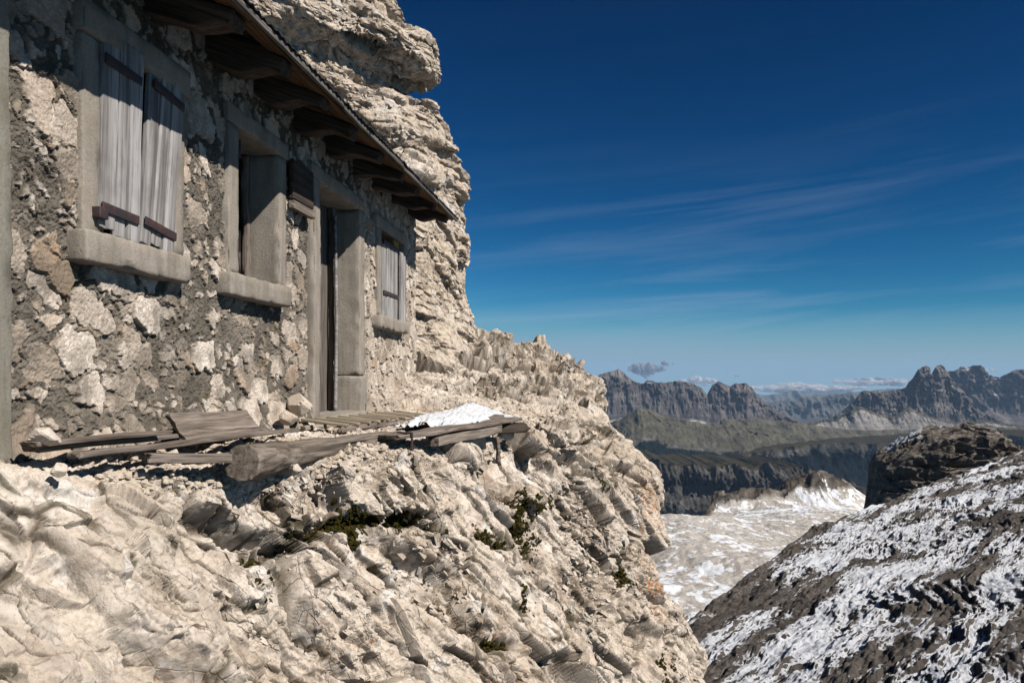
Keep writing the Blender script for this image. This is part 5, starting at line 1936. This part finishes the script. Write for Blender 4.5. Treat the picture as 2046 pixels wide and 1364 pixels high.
def cloud(px, py, wpx, hpx, Y, seed, mat, label, flat=.5, n=14):
    """billowing lump of vapour: overlapping puffs along a level base"""
    c = Vector(at(px, py, Y))
    k = Y / FPX
    w_, h_ = wpx * k / 2, hpx * k / 2
    rg = np.random.default_rng(seed)
    mb = MB()
    for i in range(n):
        f = rg.uniform(-1, 1)
        r = h_ * rg.uniform(.45, .95) * (1 - .55 * abs(f))
        cx, cz = f * (w_ - r), rg.uniform(-.25, .40) * h_ * (1 - .4 * abs(f))
        th = np.linspace(0, np.pi, 19)
        ph = np.linspace(0, 2 * np.pi, 33)
        A_, B_ = np.meshgrid(th, ph, indexing='ij')
        D_ = np.stack([np.sin(A_) * np.cos(B_), np.sin(A_) * np.sin(B_), np.cos(A_)], 2).reshape(-1, 3)
        rr_ = 1 + .35 * fbm((D_ * 1.7 + i * 5 + seed).astype(np.float32), 4, seed)
        V = D_ * rr_[:, None] * np.array([r * max(1.0, w_ / h_ / 3.2), r * 1.2, r]) + np.array([cx, rg.uniform(-.5, .5) * h_, cz])
        mb.add(V / h_, grid_faces(19, 33, True))
    o = link('cloud', mb.mesh('cloud', True), mat, Matrix.Translation(c) @ Matrix.Scale(h_, 4))
    tag(o, label, 'cloud', 'clouds over the mountains')


mg, mw_ = m_cloud('grey_cloud', (.33, .33, .355)), m_cloud('white_cloud', (.60, .585, .59))
cloud(1292, 737, 80, 32, 12600, 1, mg, 'small ragged grey cloud floating above the left massif')
cloud(1330, 726, 34, 12, 12600, 2, mg, 'little grey wisp at the upper right of the ragged grey cloud', n=7)
cloud(1398, 762, 84, 22, 14000, 3, mw_, 'low white cloud behind the left massif')
cloud(1470, 752, 14, 5, 12600, 4, mg, 'tiny dark flake of cloud above the notch right of the left massif', n=5)
cloud(1600, 777, 230, 22, 14500, 5, mw_, 'long flat white cloud bank over the gap between the mountains', n=40)
cloud(1745, 764, 150, 18, 14500, 6, mw_, 'white cloud bank touching the left side of the two summit towers', n=22)
cloud(1745, 757, 70, 7, 12600, 7, mg, 'thin grey streak of cloud on top of the white bank', n=9)
cloud(1975, 740, 40, 12, 14500, 8, mw_, 'white cloud peeping over the broad ridge at the right edge', n=8)

# ---- the air between here and the far mountains
hz = bpy.data.meshes.new('haze')
x0, x1, y0, y1, z0, z1 = -10400, 10400, -1000, 10900, -760, 130
hv = [(x, y, z) for x in (x0, x1) for y in (y0, y1) for z in (z0, z1)]
hf = [(0, 1, 3, 2), (4, 6, 7, 5), (0, 4, 5, 1), (2, 3, 7, 6), (0, 2, 6, 4), (1, 5, 7, 3)]
hz.from_pydata(hv, [], hf)
hm = bpy.data.materials.new('haze')
hm.use_nodes = True
ht = hm.node_tree
ht.nodes.clear()
pv = ht.nodes.new('ShaderNodeVolumePrincipled')
pv.inputs['Color'].default_value = (.42, .66, 1.0, 1)
pv.inputs['Density'].default_value = HAZE
pv.inputs['Anisotropy'].default_value = 0.0
ho = ht.nodes.new('ShaderNodeOutputMaterial')
ht.links.new(pv.outputs[0], ho.inputs['Volume'])
hz.materials.append(hm)
if HAZE > 0:
    ob = bpy.data.objects.new('haze', hz)
    col.objects.link(ob)
    tag(ob, 'blue mountain air in front of the far ranges', 'haze', kind='stuff')

cam = bpy.data.cameras.new('camera')
cam.lens = 28
cam.sensor_width = 36
cam.clip_start = .05
cam.clip_end = 60000
cam.shift_y = (HOR - 682.0) / 2046.0
co = bpy.data.objects.new('camera', cam)
col.objects.link(co)
co.rotation_euler = (R(90), 0, YAW)
scene.camera = co

scene.view_settings.view_transform = 'Standard'
scene.view_settings.look = 'None'
scene.view_settings.exposure = EXPOSURE
scene.view_settings.gamma = 1
scene.cycles.max_bounces = 6
scene.cycles.diffuse_bounces = 1
scene.cycles.volume_bounces = 0
scene.cycles.transparent_max_bounces = 24
scene.cycles.use_denoising = True
